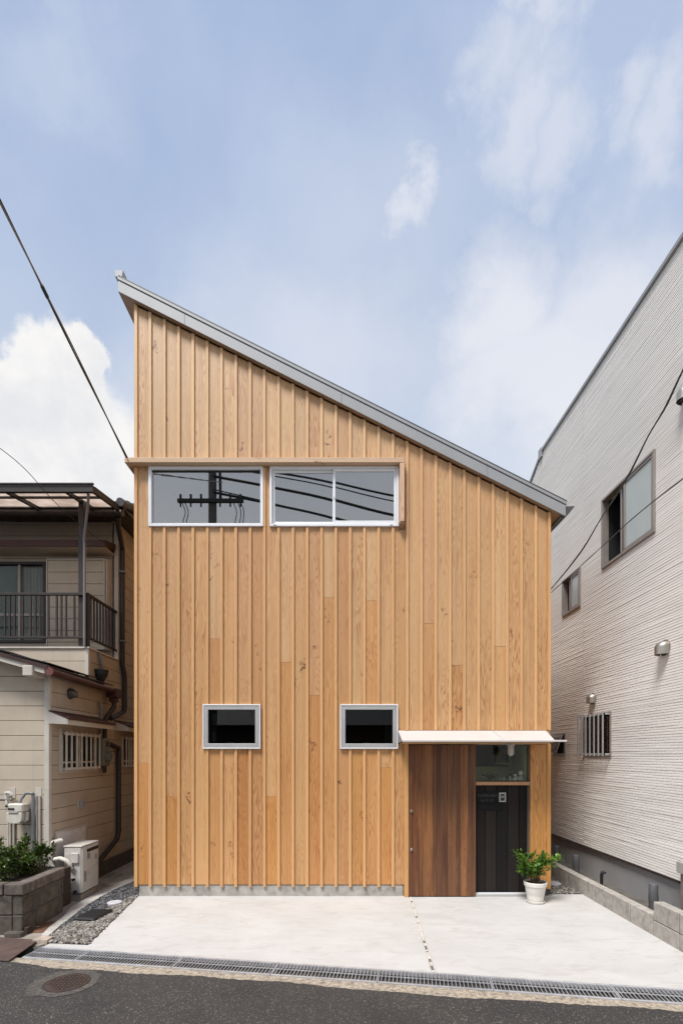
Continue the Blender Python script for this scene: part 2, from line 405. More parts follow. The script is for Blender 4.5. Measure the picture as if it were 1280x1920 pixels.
# right house
M['rsiding'] = plain('pale_ribbed_siding', (.81, .775, .735), .75, 0, .05, 2, .12, 55, stretch=(1, .35, 1), dirt=(.46, .42, .38), dirt_amt=.12)
M['rfound'] = plain('smooth_grey_render', (.33, .325, .33), .85, 0, .08, 2, .1, dirt=(.22, .21, .2), dirt_amt=.3)
M['stainless'] = plain('brushed_stainless', (.42, .39, .34), .33, .85, .1, 9, .02)
M['frame_tan'] = plain('bronze_window_frame', (.30, .26, .235), .45, .35, .08, 8)
def polycarb():
    m, g, bs, ou = newmat('corrugated_polycarbonate')
    p = g.n('ShaderNodeNewGeometry').outputs['Position']; sp = g.n('ShaderNodeSeparateXYZ'); g.put(sp.inputs[0], p)
    st = g.m('SINE', g.m('MULTIPLY', sp.outputs[0], 150))
    n = g.noise(p, 3, 6, .6)
    c = g.mix(g.sm(n, .35, .7), (.80, .72, .66, 1), (.62, .54, .48, 1))
    c = g.mix(g.m('MULTIPLY_ADD', st, .15, .15), c, (.45, .38, .33, 1))
    tl = g.n('ShaderNodeBsdfTranslucent'); g.put(tl.inputs[0], c)
    g.put(bs.inputs['Base Color'], c); bs.inputs['Roughness'].default_value = .4
    ms = g.n('ShaderNodeMixShader'); ms.inputs[0].default_value = .85
    g.put(ms.inputs[1], bs.outputs[0]); g.put(ms.inputs[2], tl.outputs[0]); g.put(ou.inputs[0], ms.outputs[0]); return m
M['poly'] = polycarb()

# ============================================================ GROUND
EX = Vector((.98775, -.15606, 0)); NR = Vector((-.15606, -.98775, 0)); GO = Vector((0, -2.21, 0))
def GU(s, n, z=0): p = GO + EX * s + NR * n; return (p.x, p.y, z)
def sheet(name, poly, z0, z1, mat, **k):
    """flat slab with vertical edges"""
    return build(name, MB().prism([(p[0], p[1], z1) for p in poly], (0, 0, z0 - z1)), mat, **k)
# big ground: north and south of the drain channel
mb = MB()
def grid_sheet(mb, pts_a, pts_b, z):
    n = len(pts_a); mb.add([(p[0], p[1], z) for p in pts_a] + [(p[0], p[1], z) for p in pts_b], [(i, i + 1, n + i + 1, n + i) for i in range(n - 1)])
ss = [-400, -3.05, 6, 400]
grid_sheet(mb, [GU(s, 0) for s in ss], [(p[0], 600) for p in (GU(s, 0) for s in ss)], -.012)
build('ground', mb, M['earth'], kind='structure')
# kerb strip between grate and asphalt
random.seed(3)
kerb = MB()
kerb.prism([GU(-3.6, .268, 0), GU(8, .268, 0), GU(8, .50, 0), GU(-3.6, .50, 0)], (0, 0, -.2))
kerb.prism([GU(-40, .268, -.004), GU(-3.6, .268, -.004), GU(-3.6, .50, -.004), GU(-40, .50, -.004)], (0, 0, -.2))
kerb.prism([GU(8, .268, 0), GU(60, .268, 0), GU(60, .50, 0), GU(8, .50, 0)], (0, 0, -.2))
build('kerb_strip', kerb, M['kerb'], kind='structure')
# asphalt with a ragged edge lapping the kerb
edge = []
s = -9.0
while s < 9:
    wv = .395 + .018 * math.sin(s * 2.1) + .010 * math.sin(s * 7.3 + 1) + random.uniform(-.008, .008)
    if -3.2 < s < -2.6: wv -= .02
    edge.append(GU(s, wv)); s += .035
edge = [GU(-400, .42)] + edge + [GU(400, .42)]
mb = MB()
far = [(p[0] * 1.0, -600) for p in edge]
grid_sheet(mb, far, edge, .004)
build('road', mb, M['asphalt'], kind='structure')
# drain channel
ch = MB()
ch.prism([GU(-40, 0, -.32), GU(40, 0, -.32), GU(40, .27, -.32), GU(-40, .27, -.32)], (0, 0, -.05))
ch.prism([GU(-40, .27, -.012), GU(40, .27, -.012), GU(40, .33, -.012), GU(-40, .33, -.012)], (0, 0, -.32))
ch.prism([GU(-40, -.06, -.014), GU(40, -.06, -.014), GU(40, 0, -.014), GU(-40, 0, -.014)], (0, 0, -.32))
build('drain_channel', ch, M['drain'], kind='structure')

# driveway slabs
def yg(x): return -2.21 - .158 * x
JX0, JX1 = .905, .79
slabL = [(-2.69, .075), (-2.485, -1.70), (-2.886, -1.655), (-2.895, yg(-2.895) + .012), (JX1 - .022, yg(JX1) + .008), (JX0 - .018, .02), (.80, .02), (.80, .075)]
slabR = [(JX0 + .018, .075), (JX1 + .022, yg(JX1) + .008), (4.3, yg(4.3) + .008), (4.3, -1.9), (3.222, -1.9), (3.222, .10), (2.76, .10), (2.6, .075)]
sheet('driveway_slab', slabL, -.1, 0, M['slab'], kind='structure')
sheet('driveway_slab', slabR, -.1, 0, M['slab'], kind='structure')
mb = MB().prism([(JX0 - .018, .02, -.004), (JX1 - .022, yg(JX1) + .008, -.004), (JX1 + .022, yg(JX1) + .008, -.004), (JX0 + .018, .02, -.004)], (0, 0, -.08))
jo = build('expansion_joint', mb, M['newconc'], kind='structure')
# small inlay stones along the joint
peb_l, peb_d = MB(), MB()
y = -.02; random.seed(11)
while y > -2.31:
    L = random.choice((.018, .025, .05, .07)); t = y / -2.31; x = JX0 + (JX1 - JX0) * t
    tgt = peb_d if random.random() < .34 else peb_l
    if tgt is peb_d: L = .016
    tgt.box(x - .009, x + .009, y - L, y, -.006, .0025); y -= L + random.uniform(.004, .03)
build('inlay_stone', peb_l, plain('white_pebble', (.64, .60, .53), .5), jo, kind='stuff')
build('inlay_stone', peb_d, plain('dark_pebble', (.17, .14, .11), .5), jo, kind='stuff')

# old concrete path on the left, and its paler edge strip
gc = [(-3.04, .80), (-3.12, .35), (-3.145, -.10), (-3.135, -.5), (-3.09, -.86), (-3.05, -1.2), (-3.0, -1.50), (-2.93, -1.66)]
path = [(-4.6, 4.5), (-4.6, -1.50), (-2.96, -1.70), (-2.93, -1.66)] + gc[::-1][1:] + [(-3.0, 2.0), (-2.95, 4.5)]
sheet('concrete_path', path, -.08, -.004, M['oldconc'], kind='structure')
inner = [(x - (.16 if -.6 < yy < 1 else .10), yy) for x, yy in gc[:6]]
strip = [(-3.0, 2.6)] + gc[:7] + [(-3.09, -1.45)] + inner[::-1] + [(-3.18, 2.6)]
sheet('path_edge', [(x - .002, yy) for x, yy in strip], -.05, .012, M['newconc'], kind='structure')
sheet('path_nose', [(-3.06, -1.655), (-2.91, -1.665), (-2.90, -1.56), (-3.02, -1.53)], -.1, .035, plain('tan_broken_concrete', (.48, .40, .33), .9, 0, .3, 14, .5, 90), kind='structure')

# gravel
ICO_V = None
def ico():
    bm = bmesh.new(); bmesh.ops.create_icosphere(bm, subdivisions=1, radius=1)
    v = np.array([x.co[:] for x in bm.verts]); f = np.array([[a.index for a in t.verts] for t in bm.faces]); bm.free(); return v, f
IV, IF = ico()
def inpoly(x, y, P):
    c = False
    for i in range(len(P)):
        x1, y1 = P[i]; x2, y2 = P[i - 1]
        if (y1 > y) != (y2 > y) and x < (x2 - x1) * (y - y1) / (y2 - y1) + x1: c = not c
    return c
def stones(name, poly, n, smin, smax, mat, z=0.0, seed=1):
    r = np.random.RandomState(seed); P = np.array(poly); lo, hi = P.min(0), P.max(0); V = []; F = []; k = 0
    while k < n:
        x, y = r.uniform(lo[0], hi[0]), r.uniform(lo[1], hi[1])
        if not inpoly(x, y, poly): continue
        s = r.uniform(smin, smax); a = r.uniform(0, 6.28); sc = np.array([s * r.uniform(.8, 1.4), s * r.uniform(.7, 1), s * r.uniform(.45, .8)])
        v = IV * (1 + r.uniform(-.22, .22, (len(IV), 1))) * sc
        ca, sa = math.cos(a), math.sin(a); v = v @ np.array([[ca, -sa, 0], [sa, ca, 0], [0, 0, 1]]).T
        v += (x, y, z + r.uniform(0, .012)); V.append(v); F.append(IF + k * len(IV)); k += 1
    V = np.concatenate(V); F = np.concatenate(F); mb = MB(); mb.v = [tuple(a) for a in V]; mb.f = [tuple(map(int, a)) for a in F]
    return build(name, mb, mat, kind='stuff', label=None)
def stonemat(name, cols):
    m, g, bs, ou = newmat(name); r = g.n('ShaderNodeNewGeometry').outputs['Random Per Island']
    g.put(bs.inputs['Base Color'], g.ramp(r, *[(i / (len(cols) - 1), c) for i, c in enumerate(cols)])); bs.inputs['Roughness'].default_value = .8; return m
M['grav'] = stonemat('grey_tan_gravel', [(.05, .047, .045), (.14, .125, .105), (.24, .22, .19), (.36, .34, .31)])
M['gravd'] = stonemat('dark_gravel', [(.03, .032, .038), (.07, .072, .08), (.12, .12, .125), (.2, .2, .2)])
gpoly = gc + [(-2.86, -1.68), (-2.86, -1.64), (-2.50, -1.685), (-2.695, .06), (-2.72, .8)]
sheet('gravel_bed', gpoly, -.05, -.006, M['earth'], kind='structure')
light = [(-3.0, -1.52), (-2.93, -1.655), (-2.49, -1.69), (-2.69, .04), (-2.74, -.05), (-2.84, -.6), (-2.98, -1.1)]
o = stones('gravel', light, 2300, .010, .021, M['grav'], .004, 5); o['label'] = 'grey tan gravel strip between the white driveway and the dark chippings'
darkp = [p for p in gc[:6]] + [(-2.98, -1.3), (-2.9, -1.05), (-2.80, -.55), (-2.70, -.02), (-2.72, .75)]
o = stones('gravel', darkp, 1900, .008, .016, M['gravd'], .003, 6); o['label'] = 'dark grey chippings beside the old concrete path'
rp = [(2.70, .11), (3.215, .11), (3.215, 2.2), (2.76, 2.2)]
sheet('gravel_bed', rp, -.05, -.006, M['earth'], kind='structure')
o = stones('gravel', rp, 2400, .009, .018, M['grav'], .002, 7); o['label'] = 'grey gravel between the wooden house and the block wall'

# ---------------- steel grates
def make_grate(x0, x1, label):
    # s coordinates
    s0, s1 = x0 / .98775, x1 / .98775
    c = GU((s0 + s1) / 2, .13, .0); t = thing('drain_grate', (c[0], c[1], 0), label, 'drain grate', 'steel drain grates laid along the kerb')
    z1 = .006; zb = -.03
    f = MB()
    for n0, n1 in ((.0, .028), (.240, .266)):
        f.prism([GU(s0 + .003, n0, z1), GU(s1 - .003, n0, z1), GU(s1 - .003, n1, z1), GU(s0 + .003, n1, z1)], (0, 0, zb - z1))
    for a, b in ((s0 + .003, s0 + .010), (s1 - .010, s1 - .003)):
        f.prism([GU(a, .028, z1), GU(b, .028, z1), GU(b, .240, z1), GU(a, .240, z1)], (0, 0, zb - z1))
    build('frame', f, M['galv'], t)
    b = MB(); n = max(3, int(round((s1 - s0) / .0315)))
    for k in range(1, n):
        a = s0 + (s1 - s0) * k / n
        b.prism([GU(a - .0027, .028, z1 - .001), GU(a + .0027, .028, z1 - .001), GU(a + .0027, .240, z1 - .001), GU(a - .0027, .240, z1 - .001)], (0, 0, -.006))
    build('bars', b, M['galv'], t, kind='stuff')
    build('cross_rod', MB().prism([GU(s0 + .01, .130, z1 + .0005), GU(s1 - .01, .130, z1 + .0005), GU(s1 - .01, .137, z1 + .0005), GU(s0 + .01, .137, z1 + .0005)], (0, 0, -.008)), M['galv'], t)
    return t
gx = [-2.90, -2.383, -1.45, -.561, .331, 1.243, 2.174, 3.1]
gl = ['short drain grate beside the open channel and rusty plate', 'drain grate just below the gravel corner, second from the left',
      'drain grate below the left part of the driveway, under the left small window', 'drain grate left of the pebble joint, under the right small window',
      'drain grate crossed by the end of the pebble joint', 'drain grate right of the pebble joint, below the dark entrance', 'drain grate at the right edge of the picture']
for i in range(7): make_grate(gx[i], gx[i + 1], gl[i])
# rusty steel plate bridging the channel
mb = MB().prism([GU(-6, -.16, .022), GU(-3.30, -.16, .022) if False else (-3.02, -1.61, .022), (-2.985, -2.125, .022), (-6, -1.66, .022), (-6, -1.13, .022)][1:], (0, 0, -.012))
mb = MB().prism([(-3.02, -1.61, .022), (-2.985, -2.125, .022), (-6, -1.65, .022), (-6, -1.14, .022)], (0, 0, -.012))
build('steel_plate', mb, M['rustplate'], bevel=.003, label='rusty brown steel plate lying over the drain channel at left', cat='steel plate')

# manhole covers
def round_cover(name, x, y, r, z, mat, label, cat, th=.02, pattern=False, slots=False):
    t = thing(name, (x, y, z), label, cat)
    build('lid', MB().lathe(x, y, [(r * .97, z - th), (r, z - th + .003), (r, z + .003), (r * .97, z + .006)], 40), mat, t, smooth=True)
    if pattern:
        m = MB(); k = 0.032
        for i in range(-6, 7):
            for j in range(-6, 7):
                cx, cy = i * k, j * k
                if math.hypot(cx, cy) < r * .86: m.box(x + cx - .011, x + cx + .011, y + cy - .011, y + cy + .011, z + .0055, z + .010)
        build('tread_studs', m, mat, t, kind='stuff')
        build('rim', MB().lathe(x, y, [(r * 1.0, z), (r * 1.09, z), (r * 1.09, z + .005), (r * 1.0, z + .005)], 40), mat, t)
    if slots:
        m = MB().box(x - r * .62, x - r * .45, y - .012, y - .002, z + .006, z + .009); m2 = MB().box(x + r * .45, x + r * .62, y - .002, y + .010, z + .006, z + .009)
        build('lift_slot', m, M['lid'], t); build('lift_slot', m2, M['lid'], t)
        m = MB()
        for i in range(-6, 7):
            yy = i * r / 7; hw = math.sqrt(max(0, (r * .9) ** 2 - yy * yy)); m.box(x - hw, x + hw, y + yy - .003, y + yy + .003, z + .0055, z + .008)
        build('rib', m, mat, t, kind='stuff')
    return t
round_cover('manhole_cover', -3.195, -1.18, .175, 0, plain('orange_rust_iron', (.19, .095, .055), .85, .1, .3, 20, .3, 120), 'rusty round cover in the old concrete beside the block planter', 'manhole cover', slots=True)
round_cover('manhole_cover', -2.24, -2.53, .155, .004, M['rust'], 'small rusty manhole cover set in the asphalt road', 'manhole cover', pattern=True)
mb = MB(); n = 48; x, y = -2.24, -2.53
ring = []
for k in range(n):
    a = 2 * math.pi * k / n; ring.append((x + .175 * math.cos(a), y + .175 * math.sin(a), .0075))
for k in range(n):
    a = 2 * math.pi * k / n; q = .245 + random.uniform(-.006, .006) + (.04 if math.cos(a) < -.5 else 0); ring.append((x + q * math.cos(a), y + q * math.sin(a), .0075))
mb.add(ring, [(k, n + k, n + (k + 1) % n, (k + 1) % n) for k in range(n)])
build('mortar_ring', mb, plain('weathered_mortar_ring', (.115, .103, .09), .95, 0, .6, 45, .6, 150, dirt=(.055, .053, .05), dirt_amt=.95, dscale=30), kind='structure')
round_cover('round_cover', -2.835, -.345, .087, .022, M['lid'], 'round pale grey lid lying in the dark gravel at left', 'drain lid')
round_cover('round_cover', 3.035, .60, .11, .022, M['lid'], 'round pale lid in the gravel behind the potted plant', 'drain lid')
t = thing('inspection_cover', (-2.84, -.88, 0), 'square black inspection cover lying in the gravel', 'inspection cover')
mb = MB(); cs = [(-2.985, -1.035), (-2.745, -1.06), (-2.70, -.69), (-2.955, -.68)]
mb.prism([(a, b, .045) for a, b in cs], (0, 0, -.045)); build('frame', mb, M['blackplastic'], t, bevel=.004)
cx, cy = -2.846, -.866
mb = MB().prism([(cx + (a - cx) * .88, cy + (b - cy) * .88, .049) for a, b in cs], (0, 0, -.006)); build('lid', mb, M['blackplastic'], t, bevel=.002)

# ============================================================ WOODEN HOUSE
HL, HR = -2.725, 2.745
def roof_z(x): return 7.91 - .503 * (x + 2.915)     # underside of the barge board
house = thing('wooden_house', (0, 0, 0), 'tall house clad in vertical cedar boards under a steep single-pitch roof', 'house')
YB = 0.0
wins = {'a': (-2.533, -1.027, 4.872, 5.66), 'b': (-.943, .753, 4.872, 5.66), 'c': (-1.819, -1.063, 1.947, 2.531), 'd': (-.018, .742, 1.947, 2.531)}
ENT = (.823, 2.484, 0, 2.02)
holes = list(wins.values())
TONE = {}
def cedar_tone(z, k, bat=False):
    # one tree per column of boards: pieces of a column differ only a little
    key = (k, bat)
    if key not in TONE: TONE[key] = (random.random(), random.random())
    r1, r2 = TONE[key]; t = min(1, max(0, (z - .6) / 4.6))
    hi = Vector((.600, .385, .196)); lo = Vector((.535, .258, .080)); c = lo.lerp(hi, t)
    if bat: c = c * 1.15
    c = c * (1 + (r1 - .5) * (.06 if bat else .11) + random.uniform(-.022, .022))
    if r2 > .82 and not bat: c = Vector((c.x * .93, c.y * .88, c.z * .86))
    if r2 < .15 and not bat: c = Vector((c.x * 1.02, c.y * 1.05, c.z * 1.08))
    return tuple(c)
BP = .1878; BX0 = (282.5 - 640) / 142.1
random.seed(21)
def board_piece(name, x0, x1, z0, z1, y0, y1, mat, color, extra_holes=(), bev=.002):
    for grp in joined(minus((x0, x1, z0, z1), list(holes) + list(extra_holes))):
        mb = MB()
        for r in grp:
            poly = [(r[0], r[2]), (r[1], r[2]), (r[1], r[3]), (r[0], r[3])]
            poly = clip(poly, .503, 1, 7.91 - .503 * 2.915 - .012)
            if len(poly) < 3 or max(p[1] for p in poly) - min(p[1] for p in poly) < .01: continue
            mb.prism([(u, y0, z) for u, z in poly], (0, y1 - y0, 0))
        if mb.v: build(name, mb, mat, house, bev, color=color)
cols = []
xs = [BX0 + BP * k for k in range(28)]
edges = [HL + .035] + xs + [HR]
jl = {0: (1.76,), 2: (1.32,), 9: (1.32,), 10: (3.09,), 12: (2.65,), 13: (3.94,), 5: (3.4,), 7: (2.4,), 15: (2.0,), 16: (3.9,), 20: (3.6,), 22: (3.05,), 25: (3.3,), 17: (1.7,)}
for k in range(len(edges) - 1):
    x0, x1 = edges[k] + .0035, edges[k + 1] - .0035
    zt = roof_z(x0) + .1
    zb = .155 if x0 < .8 else 2.19
    if k == len(edges) - 2: pass
    cuts = [zb] + sorted(z for z in jl.get(k, ()) if z > zb + .2) + ([5.70] if x0 < .75 else [zb]) + [zt]
    cuts = sorted(set(cuts))
    for i in range(len(cuts) - 1):
        zc = (cuts[i] + min(cuts[i + 1], roof_z((x0 + x1) / 2))) / 2
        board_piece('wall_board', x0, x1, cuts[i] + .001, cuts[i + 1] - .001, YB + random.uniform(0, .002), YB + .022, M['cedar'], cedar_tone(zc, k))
for k, x in enumerate(xs):
    zb = .128 if x < .8 else 2.19
    cuts = [zb] + ([5.70] if x < .76 else []) + [roof_z(x) + .1]
    for i in range(len(cuts) - 1):
        zc = (cuts[i] + min(cuts[i + 1], roof_z(x))) / 2
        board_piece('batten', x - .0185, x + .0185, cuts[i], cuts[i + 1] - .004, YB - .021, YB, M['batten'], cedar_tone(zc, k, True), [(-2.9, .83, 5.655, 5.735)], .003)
# corner boards
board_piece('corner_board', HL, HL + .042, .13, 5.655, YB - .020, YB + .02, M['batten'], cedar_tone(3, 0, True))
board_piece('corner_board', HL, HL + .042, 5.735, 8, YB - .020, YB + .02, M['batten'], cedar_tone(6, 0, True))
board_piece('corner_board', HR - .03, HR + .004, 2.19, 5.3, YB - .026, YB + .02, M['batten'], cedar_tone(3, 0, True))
# structural shell
BACK = 7.5
holes_s = list(holes) + [ENT]
shell = MB()
for r in minus((HL + .03, HR - .01, 0, 8), [(a + .02, b - .02, c + .02, d - .02) for a, b, c, d in holes_s]):
    poly = clip([(r[0], r[2]), (r[1], r[2]), (r[1], r[3]), (r[0], r[3])], .503, 1, 7.91 - .503 * 2.915 - .03)
    if len(poly) >= 3: shell.prism([(u, .03, z) for u, z in poly], (0, .07, 0))
build('wall_core', shell, M['room'], house)
# side walls, rear wall
def side_board(side, y0, y1, zt):
    x = HL if side < 0 else HR - .02
    return MB().box(x, x + .02, y0 + .002, y1 - .002, .15, zt)
nb = 12
for i in range(nb):
    for side in (-1, 1):
        y0 = .022 + (BACK - .022) * i / nb; y1 = .022 + (BACK - .022) * (i + 1) / nb
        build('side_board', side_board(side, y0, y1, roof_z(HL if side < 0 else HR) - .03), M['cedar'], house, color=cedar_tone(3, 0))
sm_ = MB().box(HL + .03, HL + .10, .1, BACK, 0, roof_z(HL) - .08); sm_.box(HR - .10, HR - .03, .1, BACK, 0, roof_z(HR) - .03)
build('side_wall', sm_, M['room'], house)
poly = [(HL + .02, 0), (HR - .02, 0), (HR - .02, roof_z(HR) - .03), (HL + .02, roof_z(HL) - .06)]
build('rear_wall', MB().prism([(u, BACK, z) for u, z in poly], (0, .1, 0)), M['room'], house)
build('room_wall', MB().prism([(u * .99, 1.6, z - .02) for u, z in poly], (0, .06, 0)), M['room'], house)
build('upper_floor', MB().box(HL + .11, HR - .11, .11, 1.59, 3.0, 3.2), M['room'], house)
# foundation
bxo('foundation', (HL + .05, .815, .013, .12, -.05, .152), M['found'], house, .004)
sb = MB().box(HL + .05, HL + .15, .12, BACK, -.05, .152).box(HR - .15, HR - .05, .3, BACK, -.05, .152)
build('foundation', sb, M['found'], house)
# roof
def slopebox(x0, x1, y0, y1, zlo, zhi):
    """box following the roof slope; z offsets from the barge underside"""
    return MB().prism([(x0, y0, roof_z(x0) + zlo), (x1, y0, roof_z(x1) + zlo), (x1, y0, roof_z(x1) + zhi), (x0, y0, roof_z(x0) + zhi)], (0, y1 - y0, 0))
XL, XR = -2.907, 2.917
roof = build('roof', slopebox(XL + .01, XR - .02, -.035, BACK + .1, .145, .185), M['roofdark'], house)
jx = [XL, -2.04, .0, 1.9, XR]
for i in range(4):
    build('barge_board', slopebox(jx[i] + .0015, jx[i + 1] - .0015, -.088, -.072, 0, .137), M['roofmetal'], roof, .001)
build('roof_edge', slopebox(XL - .005, XR + .01, -.095, -.03, .150, .192), M['roofmetal'], roof, .004)
build('roof_cap', slopebox(XL, XR + .015, -.090, BACK, .196, .214), M['roofdark'], roof, .003)
build('soffit_trim', slopebox(XL + .01, XR - .04, -.070, -.002, .008, .055), M['soffit'], roof, color=(.38, .25, .15))
build('soffit', slopebox(XL + .012, HL - .002, -.0, BACK, .01, .03), M['soffit'], roof, color=(.45, .30, .18))
build('soffit', slopebox(HR + .008, XR - .05, -.0, BACK, .01, .03), M['soffit'], roof, color=(.45, .30, .18))
zL = roof_z(XL)
build('eave_fascia', MB().box(XL - .004, XL + .012, -.06, BACK, zL + .012, zL + .14), M['roofmetal'], roof)
zR = roof_z(XR)
build('eave_fascia', MB().box(XR - .05, XR - .03, -.05, BACK, zR + .0, zR + .14), M['roofdark'], roof)
# ridge cap standing at the top left
build('ridge_cap', MB().prism([(XL - .035, -.09, zL + .185), (XL + .055, -.09, zL + .185), (XL + .070, -.09, zL + .272), (XL - .045, -.09, zL + .272)], (0, BACK, 0)), M['roofmetal'], roof, .004)
# gutter, right eave
gp = [(XR - .028, zR + .02), (XR + .00, zR - .0), (XR + .055, zR + .045), (XR + .125, zR + .14), (XR + .115, zR + .145), (XR + .045, zR + .06), (XR + .0, zR + .02), (XR - .02, zR + .035)]
gm = MB().prism([(a, -.055, b) for a, b in gp], (0, BACK, 0))
gm.prism([(XR - .028, -.06, zR + .02), (XR + .0, -.06, zR), (XR + .055, -.06, zR + .045), (XR + .125, -.06, zR + .145), (XR - .02, -.06, zR + .14)], (0, .004, 0))
build('eave_gutter', gm, M['roofdark'], roof)
# hood over the upper windows
hood = MB().box(-2.812, .818, -.112, -.003, 5.664, 5.728).box(-2.812, HL - .003, -.003, 1.4, 5.664, 5.728)
hd = build('window_hood', hood, M['cedar_h'], house, .003, color=(.60, .42, .27))
build('hood_leg', MB().box(.757, .816, -.110, -.003, 4.90, 5.662), M['cedar'], hd, .003, color=(.66, .45, .30))
build('hood_leg_foot', MB().prism([(.757, -.10, 4.898), (.818, -.10, 4.898), (.84, -.003, 4.87), (.757, -.003, 4.85)], (0, .0, -.02)), M['cedar'], hd, color=(.3, .17, .1))

# windows
def rect_frame(mb, x0, x1, z0, z1, w, y0, y1, wb=None):
    wb = wb or w
    mb.box(x0, x1, y0, y1, z0, z0 + wb); mb.box(x0, x1, y0, y1, z1 - w, z1)
    mb.box(x0, x0 + w, y0, y1, z0 + wb, z1 - w); mb.box(x1 - w, x1, y0, y1, z0 + wb, z1 - w); return mb
a = wins['a']
w1 = build('window', rect_frame(MB(), a[0], a[1], a[2], a[3], .038, -.034, .06), M['alu'], house, .003, label='wide fixed upper window')
build('pane', MB().box(a[0] + .038, a[1] - .038, .012, .016, a[2] + .038, a[3] - .038), M['glass_up'], w1)
build('inner_head', MB().box(a[0] + .038, a[1] - .038, .0, .05, a[3] - .055, a[3] - .038), M['black'], w1)
a = wins['b']
w2 = build('window', rect_frame(MB(), a[0], a[1], a[2], a[3], .030, -.034, .075), M['alu'], house, .003, label='wide sliding upper window')
xm = XA(626.5, 0)
def sash(x0, x1, y, par, w=.032):
    s_ = build('sash', rect_frame(MB(), x0, x1, a[2] + .032, a[3] - .032, w, y, y + .026, .045), M['alu'], par, .003)
    build('glass_pane', MB().box(x0 + w, x1 - w, y + .010, y + .014, a[2] + .077, a[3] - .032 - w), M['glass_up'], s_) if False else None
    return s_
s_l = sash(a[0] + .032, xm + .01, .012, w2); s_r = sash(xm - .017, a[1] - .032, -.022, w2)
build('pane', MB().box(a[0] + .064, xm - .02, .022, .026, a[2] + .077, a[3] - .064), M['glass_up'], w2)
build('pane', MB().box(xm + .016, a[1] - .064, -.011, -.007, a[2] + .077, a[3] - .064), M['glass_up'], w2)
build('latch', MB().box(xm - .008, xm + .004, -.03, -.022, 5.23, 5.26), M['alu_grey'], w2)
build('drain_slot', MB().box(a[0] + .05, a[0] + .09, -.0355, -.034, a[2] + .008, a[2] + .016), M['black'], w2)
build('drain_slot', MB().box(a[1] - .12, a[1] - .08, -.0355, -.034, a[2] + .008, a[2] + .016), M['black'], w2)
for key, nm in (('c', 'left'), ('d', 'right')):
    a = wins[key]
    w = build('window', rect_frame(MB(), a[0], a[1], a[2], a[3], .016, -.040, .05), M['alu'], house, .003, label='small lower window, the %s one' % nm)
    build('sash', rect_frame(MB(), a[0] + .019, a[1] - .019, a[2] + .019, a[3] - .019, .050, -.034, .02), M['alu_grey'], w, .004)
    build('pane', MB().box(a[0] + .069, a[1] - .069, -.012, -.008, a[2] + .069, a[3] - .069), M['glass'], w)
    xc = (a[0] + a[1]) / 2 - .03
    build('handle', MB().box(xc - .05, xc + .05, .0, .02, a[2] + .07, a[2] + .086), M['alu_grey'], w)
# things seen behind the small panes: a hanging in the left one, a wall edge in the right one
a = wins['c']
build('blind_cord_box', MB().box(a[0] + .09, a[0] + .14, .12, .15, 2.27, 2.42).box(a[0] + .09, a[0] + .13, .12, .15, 2.05, 2.18), plain('pale_grey_fabric', (.4, .4, .38), .8), house)
a = wins['d']
build('partition_wall', MB().box(a[1] - .15, a[1] + .2, .3, .36, 1.6, 2.9), plain('grey_green_plaster', (.24, .24, .19), .9), house)
build('curtain', MB().box(-2.45, -2.30, .14, .16, 4.9, 5.4).box(-2.27, -2.25, .14, .16, 4.9, 5.35), plain('pale_curtain', (.6, .62, .66), .8), house)

# canopy over the entrance
cz0, cz1 = 2.187, 2.045; CDp = .50
cnp = MB()
cnp.prism([(.745, -.012, cz0), (2.686, -.012, cz0), (2.60, -CDp + .0, cz1), (.74, -CDp + .0, cz1)], (0, 0, -.012))
canopy = build('entrance_canopy', cnp, M['canopy'], house)
build('canopy_lip', MB().box(.742, 2.745, -CDp - .012, -CDp, cz1 - .018, cz1 + .004), M['canopy'], canopy, .003)
build('canopy_cheek', MB().prism([(.738, -.012, cz0), (.738, -CDp, cz1), (.738, -CDp, cz1 - .015), (.738, -.012, cz1 - .02)], (-.003, 0, 0)), M['roofmetal'], canopy)
build('canopy_lining', MB().prism([(.76, -.0, cz1 - .03), (2.66, -.0, cz1 - .03), (2.60, -CDp + .01, cz1 - .016), (.76, -CDp + .01, cz1 - .016)], (0, 0, -.006)), M['soffit'], canopy, color=(.5, .33, .18))
for x in (1.98,): build('canopy_seam', MB().prism([(x, -.012, cz0 + .001), (x + .003, -.012, cz0 + .001), (x + .003, -CDp, cz1 + .001), (x, -CDp, cz1 + .001)], (0, 0, .002)), M['roofmetal'], canopy)

# entrance: jambs, lintel, post
bxo('door_jamb', (.823, .878, -.035, .10, -.0, 2.185), M['batten'], house, color=(.58, .32, .12))
bxo('lintel', (.88, 2.744, -.01, .10, 2.006, 2.185), M['cedar_h'], house, color=(.58, .36, .18))
bxo('entrance_post', (2.486, 2.745, -.012, .25, .105, 2.004), M['cedar'], house, color=(.58, .29, .085))
bxo('entrance_post_edge', (2.700, 2.748, -.028, -.014, .102, 2.004), M['batten'], house, color=(.58, .29, .085))
# sliding door
door = bxo('sliding_door', (.886, 1.757, -.012, .012, .018, 2.0), M['black'], house, 0)
dx = [XA(p, -.02) for p in (765, 789.7, 811.5, 837.5, 862, 877, 891)]
dtone = [(.29, .135, .055), (.34, .165, .062), (.21, .10, .048), (.25, .125, .055), (.35, .17, .068), (.22, .11, .052)]
for i in range(6): build('plank', MB().box(dx[i] + .0012, dx[i + 1] - .0012, -.034 + .002 * (i % 2), -.013, .014, 1.998), M['door'], door, .0015, color=tuple(v * q for v, q in zip(dtone[i], (.82, .74, .72))))
for py in (1521, 1593):
    z = ZA(py, -.04); build('knob', MB().tube([(.918, -.034, z), (.918, -.045, z), (.918, -.056, z)], [.010, .022, .014], 14), M['stainless'], door, smooth=True)
